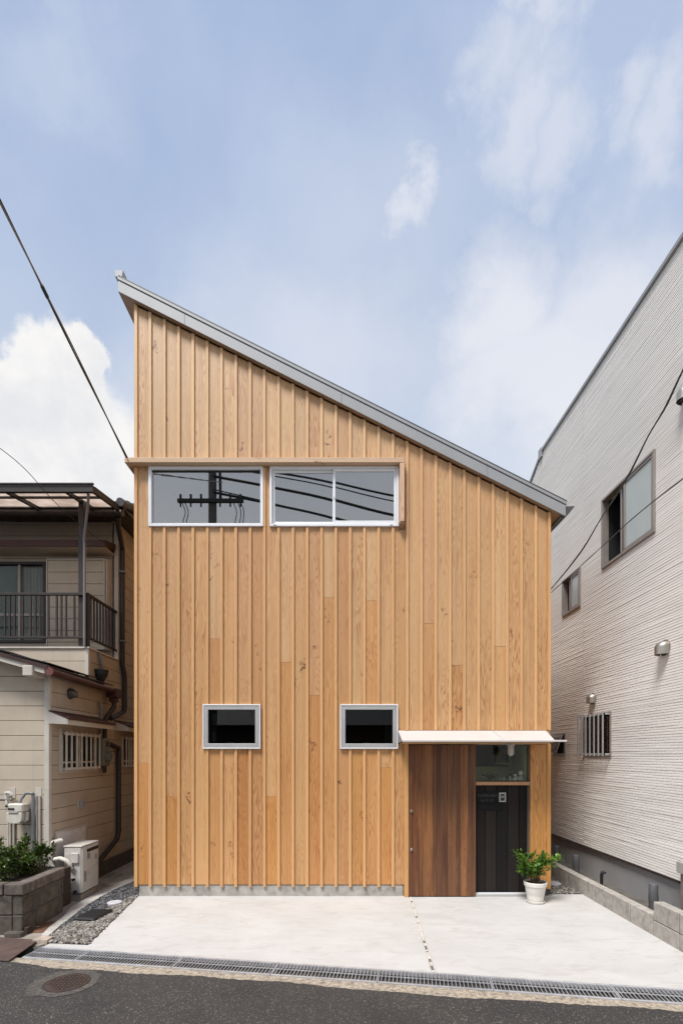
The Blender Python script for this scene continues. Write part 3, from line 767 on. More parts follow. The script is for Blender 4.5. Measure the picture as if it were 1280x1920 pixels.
# charred fixed panel
pan = bxo('charred_panel', (1.745, 2.484, .075, .10, .055, 1.48), M['black'], house, 0)
bxe = [XA(p, .06) for p in (888, 909, 930, 951, 972.4, 995)]
for i in range(5): build('plank', MB().box(bxe[i] + .003, bxe[i + 1] - .003, .055 + .002 * (i % 2), .074, .05, 1.47), M['char'], pan, .003, color=((.015, .012, .011), (.024, .019, .016), (.012, .011, .0105), (.022, .018, .016), (.012, .011, .010))[i])
bxo('door_sill', (1.72, 2.484, -.01, .12, .0, .03), M['alu_grey'], house, .003)
for i, yy in enumerate((.0, .04)): bxo('sill_rail', (1.762, 2.482, yy, yy + .006, .031, .042), M['alu'], house, 0)
# entrance window: shelf, pane, room
bxo('shelf', (1.765, 2.492, -.018, .34, 1.468, 1.512), M['cedar_h'], house, color=(.50, .29, .15))
ew = build('entrance_window', rect_frame(MB(), 1.745, 2.484, 1.513, 2.004, .012, .045, .08), plain('dark_window_frame', (.07, .06, .05), .5), house)
build('pane', MB().box(1.757, 2.472, .058, .062, 1.525, 1.992), glass('entrance_glass', .0, (.85, .87, .85), fm=.45), ew)
niche = MB().box(1.6, 2.475, .62, .66, 1.3, 2.3).box(2.452, 2.475, .08, .62, 1.513, 2.3)
build('niche_wall', niche, M['green_wall'], house)
build('dark_panel', MB().box(1.65, 2.40, .60, .615, 1.70, 2.06), M['black'], house)  # plain black rectangle in front of the green back wall
bxo('plant_picture', (2.21, 2.37, .575, .598, 1.755, 1.94), plain('brown_green_print', (.16, .13, .07), .8, 0, .6, 18), house, 0)
bxo('picture_ledge', (2.20, 2.43, .55, .615, 1.735, 1.752), M['green_wall'], house, 0)

# cage lamp under the canopy
t = thing('cage_lamp', (2.245, -.25, 2.03), 'small caged glass lamp hanging under the entrance canopy', 'lamp')
lx, ly = XA(957, -.25), -.25
build('lamp_base', MB().lathe(lx, ly, [(.045, 1.985), (.045, 2.01), (.035, 2.02)], 16), M['galv'], t, smooth=True)
build('glass_jar', MB().lathe(lx, ly, [(.012, 1.862), (.026, 1.872), (.032, 1.895), (.033, 1.98)], 16), plain('milky_lamp_glass', (.62, .55, .45), .15), t, smooth=True)
cg = MB()
for k in range(6):
    a_ = k * math.pi / 3; cg.tube([(lx + .038 * math.cos(a_), ly + .038 * math.sin(a_), 1.985), (lx + .038 * math.cos(a_), ly + .038 * math.sin(a_), 1.885), (lx + .02 * math.cos(a_), ly + .02 * math.sin(a_), 1.857), (lx, ly, 1.852)], .003, 5)
for zz, rr in ((1.94, .039), (1.89, .039)): cg.tube([(lx + rr * math.cos(q), ly + rr * math.sin(q), zz) for q in np.linspace(0, 6.283, 14)], .003, 5)
build('cage', cg, M['galv'], t)
# intercom and name plate
t = thing('intercom', (2.145, .05, 1.33), 'small silver framed intercom on the black charred boards', 'intercom')
ix0, ix1, iz0, iz1 = XA(934.5, .05), XA(947, .05), ZA(1503.5, .05), ZA(1486, .05)
build('frame', rect_frame(MB(), ix0, ix1, iz0, iz1, .017, .030, .056), M['alu_grey'], t, .002)
build('camera_panel', MB().box(ix0 + .017, ix1 - .017, .034, .056, iz0 + .017, iz1 - .017), M['black'], t)
build('speaker_grille', MB().box(ix0 + .024, ix1 - .024, .032, .034, iz0 + .06, iz0 + .068).box(ix0 + .024, ix1 - .024, .032, .034, iz0 + .075, iz0 + .08), M['alu_grey'], t)
t = thing('name_plate', (1.92, .05, 1.28), 'black name plate with dark raised lettering beside the intercom', 'name plate')
M['jet'] = plain('jet_black_sheet', (.006, .006, .006), .45, 0, .1, spec=.25)
build('plate', MB().box(XA(895, .05), XA(931, .05), .048, .056, ZA(1508, .05), ZA(1483, .05)), M['jet'], t)
def text(s, x, z, size, y, mat, parent, name='lettering'):
    cu = bpy.data.curves.new(name, 'FONT'); cu.body = s; cu.size = size; cu.align_x = 'CENTER'; cu.extrude = .002; cu.resolution_u = 2
    ob = bpy.data.objects.new('tmp', cu); COL.objects.link(ob); bpy.context.view_layer.update()
    dg = bpy.context.evaluated_depsgraph_get(); me = bpy.data.meshes.new_from_object(ob.evaluated_get(dg)); bpy.data.objects.remove(ob)
    me.materials.clear(); me.materials.append(mat); o = bpy.data.objects.new(name, me); COL.objects.link(o)
    o.rotation_euler = (R(90), 0, 0); o.location = Vector((x, y, z)) - LOC[parent.name]; o.parent = parent; return o
letm = plain('dark_grey_metal_letters', (.075, .075, .075), .45, .2)
text('YUNIKUSHI', XA(912.5, .05), ZA(1494, .05), .052, .046, letm, t)
text('2-17-17', XA(912.5, .05), ZA(1503.5, .05), .052, .046, letm, t)
bxo('letter_slot', (1.80, 2.13, .040, .055, 1.215, 1.235), M['jet'], house, .002)
bxo('letter_slot', (1.80, 2.13, .046, .055, 1.13, 1.212), M['jet'], house, .002)

# figurines standing on the shelf behind the glass
figm = plain('white_ceramic', (.75, .78, .70), .4)
def figurine(px, h, label):
    x = XA(px, .14); y = .14; z = 1.513
    t = thing('figurine', (x, y, z), label, 'figurine', 'white figurines on the entrance shelf')
    r = h * .26
    build('body', MB().lathe(x, y, [(r * .8, z), (r * 1.1, z + h * .15), (r * 1.05, z + h * .35), (r * .45, z + h * .52)], 12), figm, t, smooth=True)
    build('head', MB().lathe(x, y, [(r * .4, z + h * .5), (r * .95, z + h * .62), (r * .98, z + h * .8), (r * .5, z + h * .97), (.002, z + h)], 12), figm, t, smooth=True)
    build('arms', MB().tube([(x - r * 1.5, y - .005, z + h * .33), (x, y - .01, z + h * .42), (x + r * 1.5, y - .005, z + h * .33)], r * .28, 6), figm, t, smooth=True)
figurine(937, .038, 'tiniest white figurine on the entrance shelf, leftmost of the row')
figurine(944.5, .052, 'tiny white figurine, second of the row on the entrance shelf')
figurine(955, .072, 'middle-sized white figurine on the entrance shelf')
figurine(964.5, .10, 'tall slim white figurine left of the largest one')
figurine(975.5, .145, 'largest white figurine at the right end of the shelf')
# houseplant on the shelf
def leaf_cloud(n, fn, L, Wd, seed=1, spread=1.0, zup=.3):
    r = random.Random(seed); mb = MB()
    for _ in range(n):
        p, outd = fn(r); p = Vector(p); d = (Vector(outd) * spread + Vector((r.gauss(0, .6), r.gauss(0, .6), r.gauss(zup, .5)))).normalized()
        up = Vector((r.gauss(0, .4), r.gauss(0, .4), 1)).normalized(); sd = d.cross(up)
        if sd.length < .1: continue
        sd.normalize(); nn = sd.cross(d); l = L * r.uniform(.6, 1.25); w = Wd * r.uniform(.7, 1.2)
        a, b, c, e = p, p + d * l * .45 + sd * w * .5 - nn * -w * .12, p + d * l - nn * l * .12, p + d * l * .45 - sd * w * .5 + nn * w * .12
        m1 = p + d * l * .5
        mb.add([a, b, c, m1, e], [(0, 3, 1), (1, 3, 2), (0, 4, 3), (4, 2, 3)])
    return mb
t = thing('houseplant', (XA(918, .2), .2, 1.513), 'dark leafy houseplant behind the glass at the left of the shelf', 'plant')
px0 = XA(918, .2)
st = MB()
for k in range(5): st.tube([(px0, .2, 1.513), (px0 + (k - 2) * .02, .2, 1.56), (px0 + (k - 2) * .05, .19, 1.60 + .02 * (k % 2))], .003, 5)
build('stem', st, M['brown'], t)
build('leaves', leaf_cloud(70, lambda r: ((px0 + r.gauss(0, .055), .2 + r.gauss(0, .02), 1.54 + abs(r.gauss(0, .035))), (r.gauss(0, 1), 0, .3)), .03, .016, 4), leafmat('dim_leaf', (.01, .02, .01), (.015, .03, .012), (.03, .05, .02)), t, kind='stuff')

t = thing('houseplant', (XA(968, .26), .26, 1.513), 'dark trailing houseplant behind the white figurines on the shelf', 'plant')
px1 = XA(966, .26); st = MB()
for k in range(5): st.tube([(px1, .26, 1.513), (px1 + (k - 2) * .015, .26, 1.55), (px1 + (k - 2) * .04, .25, 1.59)], .003, 5)
build('stem', st, M['brown'], t)
build('leaves', leaf_cloud(80, lambda r: ((px1 + r.gauss(0, .06), .26 + r.gauss(0, .015), 1.53 + abs(r.gauss(0, .04))), (r.gauss(0, 1), 0, .3)), .03, .018, 14), bpy.data.materials['dim_leaf'], t, kind='stuff')

# ============================================================ POTTED PLANT
px_, py_ = 2.45, -.27
t = thing('potted_plant', (px_, py_, 0), 'bushy green plant in a white pot beside the entrance post', 'potted plant')
pot = build('pot', MB().lathe(px_, py_, [(.088, .014), (.095, .02), (.106, .10), (.107, .104), (.109, .107), (.128, .215), (.138, .218), (.143, .262), (.137, .268), (.128, .262), (.122, .225), (.02, .222)], 40), M['white_plastic'], t, smooth=True)
build('saucer', MB().lathe(px_, py_, [(.095, .0), (.108, .006), (.115, .028), (.110, .030), (.10, .014)], 40), M['white_plastic'], t, smooth=True)
build('soil', MB().lathe(px_, py_, [(.122, .225), (.118, .245), (.06, .25), (.01, .25)], 24), M['soil'], t, smooth=True)
st = MB(); tips = []
random.seed(5)
for k in range(13):
    a_ = k * 2.4; rr = random.uniform(.10, .28); x1, y1 = px_ + rr * math.cos(a_), py_ + .75 * rr * math.sin(a_); z1 = random.uniform(.42, .60)
    if k == 0: x1, z1 = px_ - .25, .66
    if k == 1: x1, z1 = px_ + .31, .56
    if k == 2: x1, z1 = px_ + .07, .65
    if k == 3: x1, z1 = px_ - .16, .40
    p0 = Vector((px_ + random.uniform(-.04, .04), py_ + random.uniform(-.03, .03), .235)); p3 = Vector((x1, y1, z1)); p1 = p0 + Vector((random.uniform(-.03, .03), 0, .12)); 
    pts = [p0, p1, p1.lerp(p3, .5) + Vector((random.uniform(-.02, .02), 0, .02)), p3]
    st.tube(pts, [.007, .005, .0035, .002], 6); tips.append(pts)
    if k < 3:
        st.tube([p0 + Vector((.01, 0, 0)), p0 + Vector((.03, .01, .06)), p0 + Vector((-.01, -.01, .11)), p1 + Vector((.02, 0, .03))], .006, 6)
build('stem', st, plain('brown_stem', (.14, .09, .055), .8), t, smooth=True)
def potleaf(r):
    pts = r.choice(tips); q = r.uniform(.25, 1); sg = 1 + (q > .5); f = r.random()
    p = pts[sg].lerp(pts[sg + 1], f) if sg < 3 else pts[3]
    o = p - Vector((px_, py_, .35)); return p + Vector((r.gauss(0, .022), r.gauss(0, .022), r.gauss(0, .02))), o.normalized()
build('leaves', leaf_cloud(760, potleaf, .066, .036, 9, .7, -.05), M['leaf_pot'], t, kind='stuff')

# ============================================================ BLOCK WALL (right)
bw = thing('block_wall', (3.27, 0, 0), 'low grey concrete block wall along the right edge of the driveway', 'block wall')
yj = [-3.83, -3.43, -3.03, -2.63, -2.23, -1.835, -1.432, -1.01, -.62, -.22, .165, .566, .967, 1.37, 1.77, 2.17, 2.57, 2.97]
random.seed(8)
for i in range(len(yj) - 1):
    hgh = yj[i + 1] <= -1.43
    top = .345 if hgh else .205
    j = random.uniform(-.002, .002)
    if hgh:
        bxo('block', (3.222 + j, 3.33, yj[i] + .004, yj[i + 1] - .004, -.05, .155), M['block'], bw, .005)
        bxo('block', (3.222 - j, 3.33, yj[i] + .004, yj[i + 1] - .004, .163, .352), M['block'], bw, .005)
    else: bxo('block', (3.222 + j, 3.33, yj[i] + .004, yj[i + 1] - .004, -.05, .205), M['block'], bw, .004)
build('mortar', MB().box(3.227, 3.326, -3.83, -1.434, -.05, .348).box(3.227, 3.326, -1.434, 2.97, -.05, .199), M['mortar'], bw)
sheet('side_yard', [(3.33, -3.8), (6, -3.8), (6, 3.0), (3.33, 3.0)], -.05, .03, M['earth'], kind='structure')

# ============================================================ RIGHT HOUSE
RX = 3.80
rh = thing('white_house', (RX + 3, 2, 0), 'pale ribbed-siding house rising along the right side', 'house')
rw = {'big': (-.553, .69, 4.565, 5.575), 'small': (1.35, 2.0, 4.227, 4.845), 'bar': (.447, 1.26, 1.845, 2.484), 'vent': (1.90, 2.36, 1.86, 2.24)}
Y0, Y1, ZT = -9.0, 5.2, 7.60
panel_h = .455; z = .45; row = 0; rib = .0325
yc = [Y0, -5.98, -2.95 + .0, 1.26, 5.2]
yc = [Y0, -7.8, -4.8, -1.77, 1.26, 5.2]
def rtop(yy): return ZT if yy < 2.85 else ZT - (yy - 2.85) * .44
while z < ZT - .01:
    z2 = min(z + panel_h, ZT)
    for i in range(len(yc) - 1):
        mb = MB(); nr = max(1, round((z2 - z) / rib)); rr = (z2 - z) / nr
        for k in range(nr):
            a0, a1 = z + rr * k, z + rr * (k + 1)
            segs = minus((yc[i] + .003, yc[i + 1] - .003, a0, a1), [(h[0], h[1], h[2], h[3]) for h in rw.values()])
            for q in segs:
                ye = q[1]
                if ye > 2.85 and q[3] > rtop(ye): ye = max(q[0] + .01, 2.85 + (ZT - q[3]) / .44)
                dpt = .0045 * rnd.uniform(.8, 1.2)
                zz0, zz1 = q[2], q[3]
                hgt = zz1 - zz0
                prof = [(RX, zz0), (RX - dpt, zz0 + hgt * .10), (RX - dpt * .8, zz0 + hgt * .72), (RX, zz1 - hgt * .16), (RX, zz1)]
                # split along Y with a little waviness so ribs look hand-torn
                ns = max(1, int((ye - q[0]) / .35)) if ye > -2 else 1
                vs = []; 
                for m_ in range(ns + 1):
                    yy = q[0] + (ye - q[0]) * m_ / ns; jj = rnd.uniform(-.0015, .0015)
                    vs += [(x_ - (jj if 0 < pi < 4 else 0), yy, zv + (jj if 0 < pi < 4 else 0)) for pi, (x_, zv) in enumerate(prof)]
                fs = []
                for m_ in range(ns):
                    for pi in range(4): fs.append((m_ * 5 + pi, (m_ + 1) * 5 + pi, (m_ + 1) * 5 + pi + 1, m_ * 5 + pi + 1))
                mb.add(vs, fs)
        if mb.v: build('siding_panel', mb, M['rsiding'], rh)
    z += panel_h
core = MB()
for r in minus((Y0, Y1, .44, 8), [h for h in rw.values()]):
    poly = clip([(r[0], r[2]), (r[1], r[2]), (r[1], r[3]), (r[0], r[3])], 0, 1, ZT - .02); poly = clip(poly, .44, 1, ZT + .44 * 2.85 - .02) if poly else poly
    if len(poly) >= 3: core.prism([(RX + .001, u, zz) for u, zz in poly], (.12, 0, 0))
core.box(RX + 5.9, RX + 6, Y0, Y1, .44, ZT); core.box(RX + .12, RX + 5.9, Y0, Y0 + .1, .44, ZT); core.box(RX + .12, RX + 5.9, Y1 - .1, Y1, .44, 6.4)
build('wall_core', core, M['rsiding'], rh)
rb = MB().prism([(RX + .12, Y0, ZT - .03), (RX + .12, 2.85, ZT - .03), (RX + .12, Y1, rtop(Y1) - .04), (RX + .12, Y1, rtop(Y1) - .09), (RX + .12, 2.85, ZT - .08), (RX + .12, Y0, ZT - .08)][:3] + [(RX + .12, Y1, rtop(Y1) - .1), (RX + .12, Y0, ZT - .1)], (5.7, 0, 0))
build('roof', rb, M['roofdark'], rh)
build('upper_floor', MB().box(RX + .12, RX + 3.0, Y0, Y1, 3.2, 3.4).box(RX + 2.2, RX + 2.3, Y0, Y1, .4, 7.4), M['room'], rh)
# parapet coping
for i, (a_, b_) in enumerate(((Y0, -4), (-4, .15), (.15, 2.85))):
    build('coping', MB().box(RX - .035, RX + .16, a_ + .002, b_ - .002, ZT, ZT + .055), M['roofmetal'], rh, .004)
build('coping_end', MB().box(RX - .045, RX + .16, 2.86, 2.99, ZT - .10, ZT + .075), M['roofmetal'], rh, .004)
build('coping', MB().prism([(RX - .03, 2.99, ZT - .06), (RX - .03, 5.2, rtop(5.2)), (RX - .03, 5.2, rtop(5.2) + .05), (RX - .03, 2.99, ZT - .01)], (.19, 0, 0)), M['roofmetal'], rh)
build('foundation', MB().box(RX + .02, RX + .14, Y0, Y1, -.1, .425), M['rfound'], rh)
build('drip_flashing', MB().prism([(RX - .012, Y0, .452), (RX - .02, Y0, .425), (RX + .02, Y0, .424), (RX + .02, Y0, .452)], (0, Y1 - Y0, 0)), M['brown'], rh)
# windows on the X plane
def yframe(mb, y0, y1, z0, z1, w, x0, x1):
    mb.box(x0, x1, y0, y1, z0, z0 + w); mb.box(x0, x1, y0, y1, z1 - w, z1); mb.box(x0, x1, y0, y0 + w, z0 + w, z1 - w); mb.box(x0, x1, y1 - w, y1, z0 + w, z1 - w); return mb
def slide_window(key, ysplit, label, frost_side=-1):
    h = rw[key]; w = build('window', yframe(MB(), h[0], h[1], h[2], h[3], .035, RX - .028, RX + .07), M['frame_tan'], rh, .003, label=label)
    nearside = (h[0] + .036, ysplit); farside = (ysplit, h[1] - .036)
    s_ = build('sash', yframe(MB(), nearside[0], nearside[1], h[2] + .036, h[3] - .036, .035, RX - .018, RX + .01), M['frame_tan'], w, .003)
    build('frosted_pane', MB().box(RX - .005, RX - .001, nearside[0] + .035, nearside[1] - .035, h[2] + .071, h[3] - .071), M['frost'], w)
    s2 = build('sash', yframe(MB(), farside[0] - .03, farside[0] + .13, h[2] + .036, h[3] - .036, .035, RX + .014, RX + .04), M['frame_tan'], w, .003)
    build('pane', MB().box(RX + .025, RX + .029, farside[0] + .005, farside[0] + .095, h[2] + .071, h[3] - .071), M['glass'], w)
    build('shade_lining', MB().box(RX + .08, RX + .4, h[1] - .03, h[1] + .02, h[2], h[3]), M['black'], w)  # black lining stands in for the unlit room inside the opening
    return w
slide_window('big', .125, 'large upper sliding window, half open')
slide_window('small', 1.68, 'small upper sliding window')
h = rw['bar']; w = build('window', yframe(MB(), h[0], h[1], h[2], h[3], .03, RX - .02, RX + .05), M['frame_tan'], rh, .003, label='ground floor window behind vertical bars')
build('pane', MB().box(RX + .02, RX + .024, h[0] + .03, h[1] - .03, h[2] + .03, h[3] - .03), M['glass'], w)
for za_ in (h[3] - .045, h[2] + .02):
    bz = MB().box(RX - .10, RX - .085, h[0] + .02, h[1], za_, za_ + .025)
    for yy in (h[0] + .02, h[1] - .02): bz.box(RX - .10, RX - .02, yy, yy + .015, za_, za_ + .024)
    build('grille_rail', bz, M['alu_grey'], w)
for k in range(7):
    yy = h[0] + .04 + (h[1] - h[0] - .07) * k / 6; build('bar', MB().box(RX - .115, RX - .101, yy - .010, yy + .010, h[2] + .005, h[3] - .01), M['alu_grey'], w)
h = rw['vent']; w = build('window', yframe(MB(), h[0], h[1], h[2], h[3], .03, RX - .02, RX + .05), M['frame_tan'], rh, .003, label='little awning window tilted open')
sa = MB().prism([(RX - .03, h[0] + .02, h[3] - .02), (RX - .03, h[1] - .02, h[3] - .02), (RX - .15, h[1] - .02, h[2] + .05), (RX - .15, h[0] + .02, h[2] + .05)], (-.02, 0, -.004))
build('open_sash', sa, M['frame_tan'], w)
build('pane', MB().prism([(RX - .055, h[0] + .05, h[3] - .05), (RX - .055, h[1] - .05, h[3] - .05), (RX - .172, h[1] - .05, h[2] + .08), (RX - .172, h[0] + .05, h[2] + .08)], (-.003, 0, 0)), M['glass'], w)
build('shade_sheet', MB().box(RX + .06, RX + .09, h[0], h[1], h[2], h[3]), M['black'], w)  # black sheet closing the opening, painted as the darkness of the room
# vent hoods
def hood_vent(y, z, r):
    prof = []
    t_ = MB(); n = 9; rings = []
    mb = MB()
    for k in range(n):
        a_ = math.pi / 2 * k / (n - 1); cx_ = RX - r * .55 - r * 1.0 * math.sin(a_) ; cz_ = z + r * math.cos(a_)
        rings.append([(RX - .012 - r * 1.35 * math.sin(a_) * (.35 + .65 * 1), y + r * math.cos(q) * 1.0, z + r * (1.0 * math.cos(a_)) * abs(math.sin(q)) ** .8) for q in np.linspace(0, math.pi, 13)])
    # dome
    vs = [p for rg in rings for p in rg]; fs = []
    for i in range(n - 1):
        for j in range(12): fs.append((i * 13 + j, i * 13 + j + 1, (i + 1) * 13 + j + 1, (i + 1) * 13 + j))
    mb.add(vs, fs)
    # lower skirt
    sk = [(RX - .012 - r * 1.35 * math.sin(q) * 1.0, y + r * math.cos(q)) for q in np.linspace(0, math.pi, 13)]
    top = [(a_, b_, z) for a_, b_ in sk]; bot = [(a_, b_, z - r * .85) for a_, b_ in sk]
    return mb, top, bot
def vent(y, z, r, label):
    mb = MB(); n = 8; m_ = 14; vs = []; fs = []
    for i in range(n + 1):
        e = math.pi / 2 * i / n
        for j in range(m_ + 1):
            q = math.pi * j / m_
            vs.append((RX - .014 - r * 1.3 * math.sin(q) * math.cos(e), y + r * math.cos(q) * math.cos(e) ** .6, z + r * math.sin(e)))
    for i in range(n):
        for j in range(m_): k0 = i * (m_ + 1) + j; fs.append((k0, k0 + m_ + 1, k0 + m_ + 2, k0 + 1))
    b0 = len(vs)
    for j in range(m_ + 1):
        q = math.pi * j / m_; vs.append((RX - .014 - r * 1.3 * math.sin(q), y + r * math.cos(q), z - r * .9))
    for j in range(m_): fs.append((j, j + 1, b0 + j + 1, b0 + j))
    mb.add(vs, fs)
    o = build('vent_hood', mb, M['stainless'], rh, smooth=True, label=label)
    build('flange', MB().tube([(RX - .016, y, z + r * .05), (RX - .002, y, z + r * .05)], r * 1.12, 24), M['stainless'], o)
    build('duct', MB().tube([(RX - .09, y, z - r * .2), (RX - .01, y, z - r * .2)], r * .7, 16), M['black'], o)
vent(-.735, 3.12, .085, 'vent hood on the open stretch of wall at right')
vent(.95, 2.715, .075, 'vent hood right above the barred window')
vent(-1.125, 5.83, .085, 'vent hood high up at the right edge')
# standpipes at the foot of the wall
def standpipe(px, X, ztop, r, label, mat='greyplastic'):
    d = FP * X / (px - HX); y = d - D0
    t = thing('drain_pipe', (X, y, .03), label, 'drain pipe')
    build('pipe', MB().lathe(X, y, [(r * .94, .0), (r * .94, ztop * .55)], 18), M[mat], t, smooth=True)
    build('collar', MB().lathe(X, y, [(r, ztop * .5), (r, ztop * .68)], 18), M[mat], t, smooth=True)
    build('cap', MB().lathe(X, y, [(r * .94, ztop * .68), (r * .94, ztop - .006), (r * .85, ztop)], 18), M['greyplastic'], t, smooth=True)
    return t, X, y
standpipe(1224, 3.58, .385, .052, 'grey capped pipe rising behind the block wall step at right')
standpipe(1079, 3.58, .335, .052, 'dim grey pipe between the bent black pipe and the far pipe')
standpipe(1043, 3.60, .345, .052, 'farthest grey pipe, deep in the gap beside the wooden house')
X = 3.60; y = FP * X / (1127 - HX) - D0
build('bent_pipe', MB().tube([(X, y, 0), (X, y, .20), (X + .01, y, .235), (X + .05, y - .02, .25)], [.018, .022, .026, .02], 12), M['blackplastic'], smooth=True, label='short bent black pipe against the grey foundation', cat='pipe')
# grey post with cap at the right edge
t = thing('fence_post', (3.78, -1.12, .03), 'light grey post with square cap at the right edge', 'post')
build('post', MB().box(3.712, 3.79, -1.20, -1.12, .0, .575), M['frame_tan'], t, .004)
build('post_cap', MB().box(3.678, 3.80, -1.23, -1.10, .575, .70), plain('light_grey_paint', (.40, .385, .36), .6), t, .006)

# ============================================================ OLD HOUSE (left)
oh = thing('old_house', (-5.5, 2, 0), 'old cream sided two-storey house with a brown balcony at left', 'house')
LX = -3.70; PK = .188; Z0 = 1.359
def zrow(k): return Z0 + PK * k
def siding_rows(u0, u1, zlo, zhi, holes_, axis, pos, mat, out, clipf=None, mats=None):
    k = math.floor((zlo - Z0) / PK)
    while zrow(k) < zhi:
        a0, a1 = max(zrow(k) + .003, zlo), min(zrow(k + 1) - .003, zhi)
        if a1 - a0 > .01:
            for grp in joined(minus((u0, u1, a0, a1), holes_)):
                mb = MB()
                for q in grp:
                    poly = [(q[0], q[2]), (q[1], q[2]), (q[1], q[3]), (q[0], q[3])]
                    if clipf: poly = clip(poly, *clipf)
                    if len(poly) < 3: continue
                    if axis == 'y': mb.prism([(u, pos, z_) for u, z_ in poly], (0, out, 0))
                    else: mb.prism([(pos, u, z_) for u, z_ in poly], (out, 0, 0))
                if mb.v: build('siding_board', mb, mat, oh, .003)
        k += 1
FY = -.26
# ground floor front wall (shed part): roof slope clip z <= 2.913 -.28*(x+3.543)
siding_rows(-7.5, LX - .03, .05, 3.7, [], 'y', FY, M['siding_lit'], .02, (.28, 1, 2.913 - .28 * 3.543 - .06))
core = MB(); poly = clip([(-7.5, 0), (LX - .02, 0), (LX - .02, 5), (-7.5, 5)], .28, 1, 2.913 - .28 * 3.543 - .08)
core.prism([(u, FY + .021, z_) for u, z_ in poly], (0, .08, 0))
build('wall_core', core, M['backing'], oh)
bxo('corner_post', (LX - .06, LX + .006, FY - .012, FY + .05, .0, 2.90), M['trimcream'], oh, .006)
# side wall, ground floor
w1y = (YW(114, LX), YW(179, LX), 1.665, 2.18); w2y = (YW(229, LX), YW(229, LX) + .75, 1.66, 2.18)
wth = [w1y, w2y]
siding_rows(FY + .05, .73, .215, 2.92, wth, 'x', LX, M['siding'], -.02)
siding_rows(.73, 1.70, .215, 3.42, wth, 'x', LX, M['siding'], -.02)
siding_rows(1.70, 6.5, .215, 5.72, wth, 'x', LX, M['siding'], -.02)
core = MB()
for r in minus((FY + .05, 6.5, 0, 5.7), wth + [(FY, .78, 2.9, 6), (.78, 1.74, 3.44, 6)]): core.box(LX - .10, LX - .021, r[0], r[1], r[2], r[3])
core.box(-7.5, -7.4, .73, 6.5, 0, 5.7); core.box(LX - .6, LX - .5, 0, 6, 0, 2.9); core.box(-7.5, LX - .1, 6.4, 6.5, 0, 5.7)
build('wall_core', core, M['backing'], oh)
build('foundation', MB().box(LX - .08, LX + .018, FY + .03, 6.5, -.05, .213), plain('dark_old_concrete', (.10, .09, .08), .95, 0, .3, 6, .4), oh)
# balcony box
siding_rows(-7.5, LX - .045, 2.95, 3.42, [], 'y', .73, M['siding_lit'], .02)
build('wall_core', MB().box(-7.5, LX - .03, .751, 1.72, 2.9, 3.42), M['backing'], oh)
bxo('corner_post', (LX - .045, LX + .006, .718, .77, 2.86, 3.42), M['trimcream'], oh, .004)
bxo('balcony_coping', (-7.5, LX + .02, .71, .78, 3.422, 3.448), M['trimcream'], oh, .004)
bxo('balcony_coping', (LX - .05, LX + .02, .782, 1.70, 3.422, 3.448), M['trimcream'], oh, .004)
# upper storey front wall
UY = 1.70
ww = (-7.2, XA(87, UY), 3.72, 5.06)
siding_rows(-7.5, LX - .09, 3.45, 5.72, [ww], 'y', UY, M['siding_lit'], .02)
uc = MB()
for r in minus((-7.5, LX - .02, 3.43, 5.72), [ww]): uc.box(r[0], r[1], UY + .021, UY + .1, r[2], r[3])
build('wall_core', uc, M['backing'], oh)
build('corner_post', MB().box(XA(214.5, UY), LX + .008, UY - .014, UY + .04, 3.45, 5.72), M['trimcream'], oh, .004)
# upper window
ow = build('window', rect_frame(MB(), ww[0], ww[1], ww[2], ww[3], .045, UY - .03, UY + .05), M['brown'], oh, .003)
xs_ = XA(37, UY)
build('sash', MB().box(xs_ - .02, xs_ + .02, UY - .01, UY + .03, ww[2] + .045, ww[3] - .045).box(ww[0] + .05, ww[1] - .05, UY, UY + .025, 4.17, 4.21), M['frame_tan'], ow)
build('pane', MB().box(ww[0] + .045, xs_ - .022, UY + .012, UY + .016, ww[2] + .045, ww[3] - .045), glass('old_glass', .0, fm=.4, tint= (.75, .8, .78)), ow)
build('pane', MB().box(xs_ + .022, ww[1] - .045, UY + .030, UY + .034, ww[2] + .045, ww[3] - .045), bpy.data.materials['old_glass'], ow)
cu = MB(); n = 60; xa, xb = xs_ - .05, ww[1]
for k in range(n):
    x0_, x1_ = xa + (xb - xa) * k / n, xa + (xb - xa) * (k + 1) / n; ya, yb = UY + .10 + .02 * math.sin(k * .9), UY + .10 + .02 * math.sin((k + 1) * .9)
    cu.add([(x0_, ya, 3.7), (x1_, yb, 3.7), (x1_, yb, 5.08), (x0_, ya, 5.08)], [(0, 1, 2, 3)])
build('curtain', cu, M['curtain'], oh)
build('curtain', MB().box(-7.2, xs_ - .06, UY + .12, UY + .13, 3.7, 5.08), plain('grey_blind', (.22, .22, .20), .8), oh)
# shutter box
SX0, SX1, SY = XA(87, 1.55), XA(197, 1.55), 1.55
sbx = build('shutter_box', MB().box(SX0 + .02, SX1 - .02, SY + .012, UY - .005, 3.60, 5.05), M['siding'], oh)
build('shutter_frame', rect_frame(MB(), SX0, SX1, 3.58, 5.06, .022, SY - .008, SY + .02), M['trimcream'], sbx, .003)
build('shutter_frame', MB().box(SX1 + .002, SX1 + .03, SY + .02, UY, 3.58, 5.07), M['trimcream'], sbx, .003)
zz = 5.03
while zz > 3.62:
    build('shutter_panel', MB().box(SX0 + .026, SX1 - .026, SY, SY + .011, max(3.605, zz - .186), zz - .005), M['siding_lit'], sbx, .003); zz -= .190
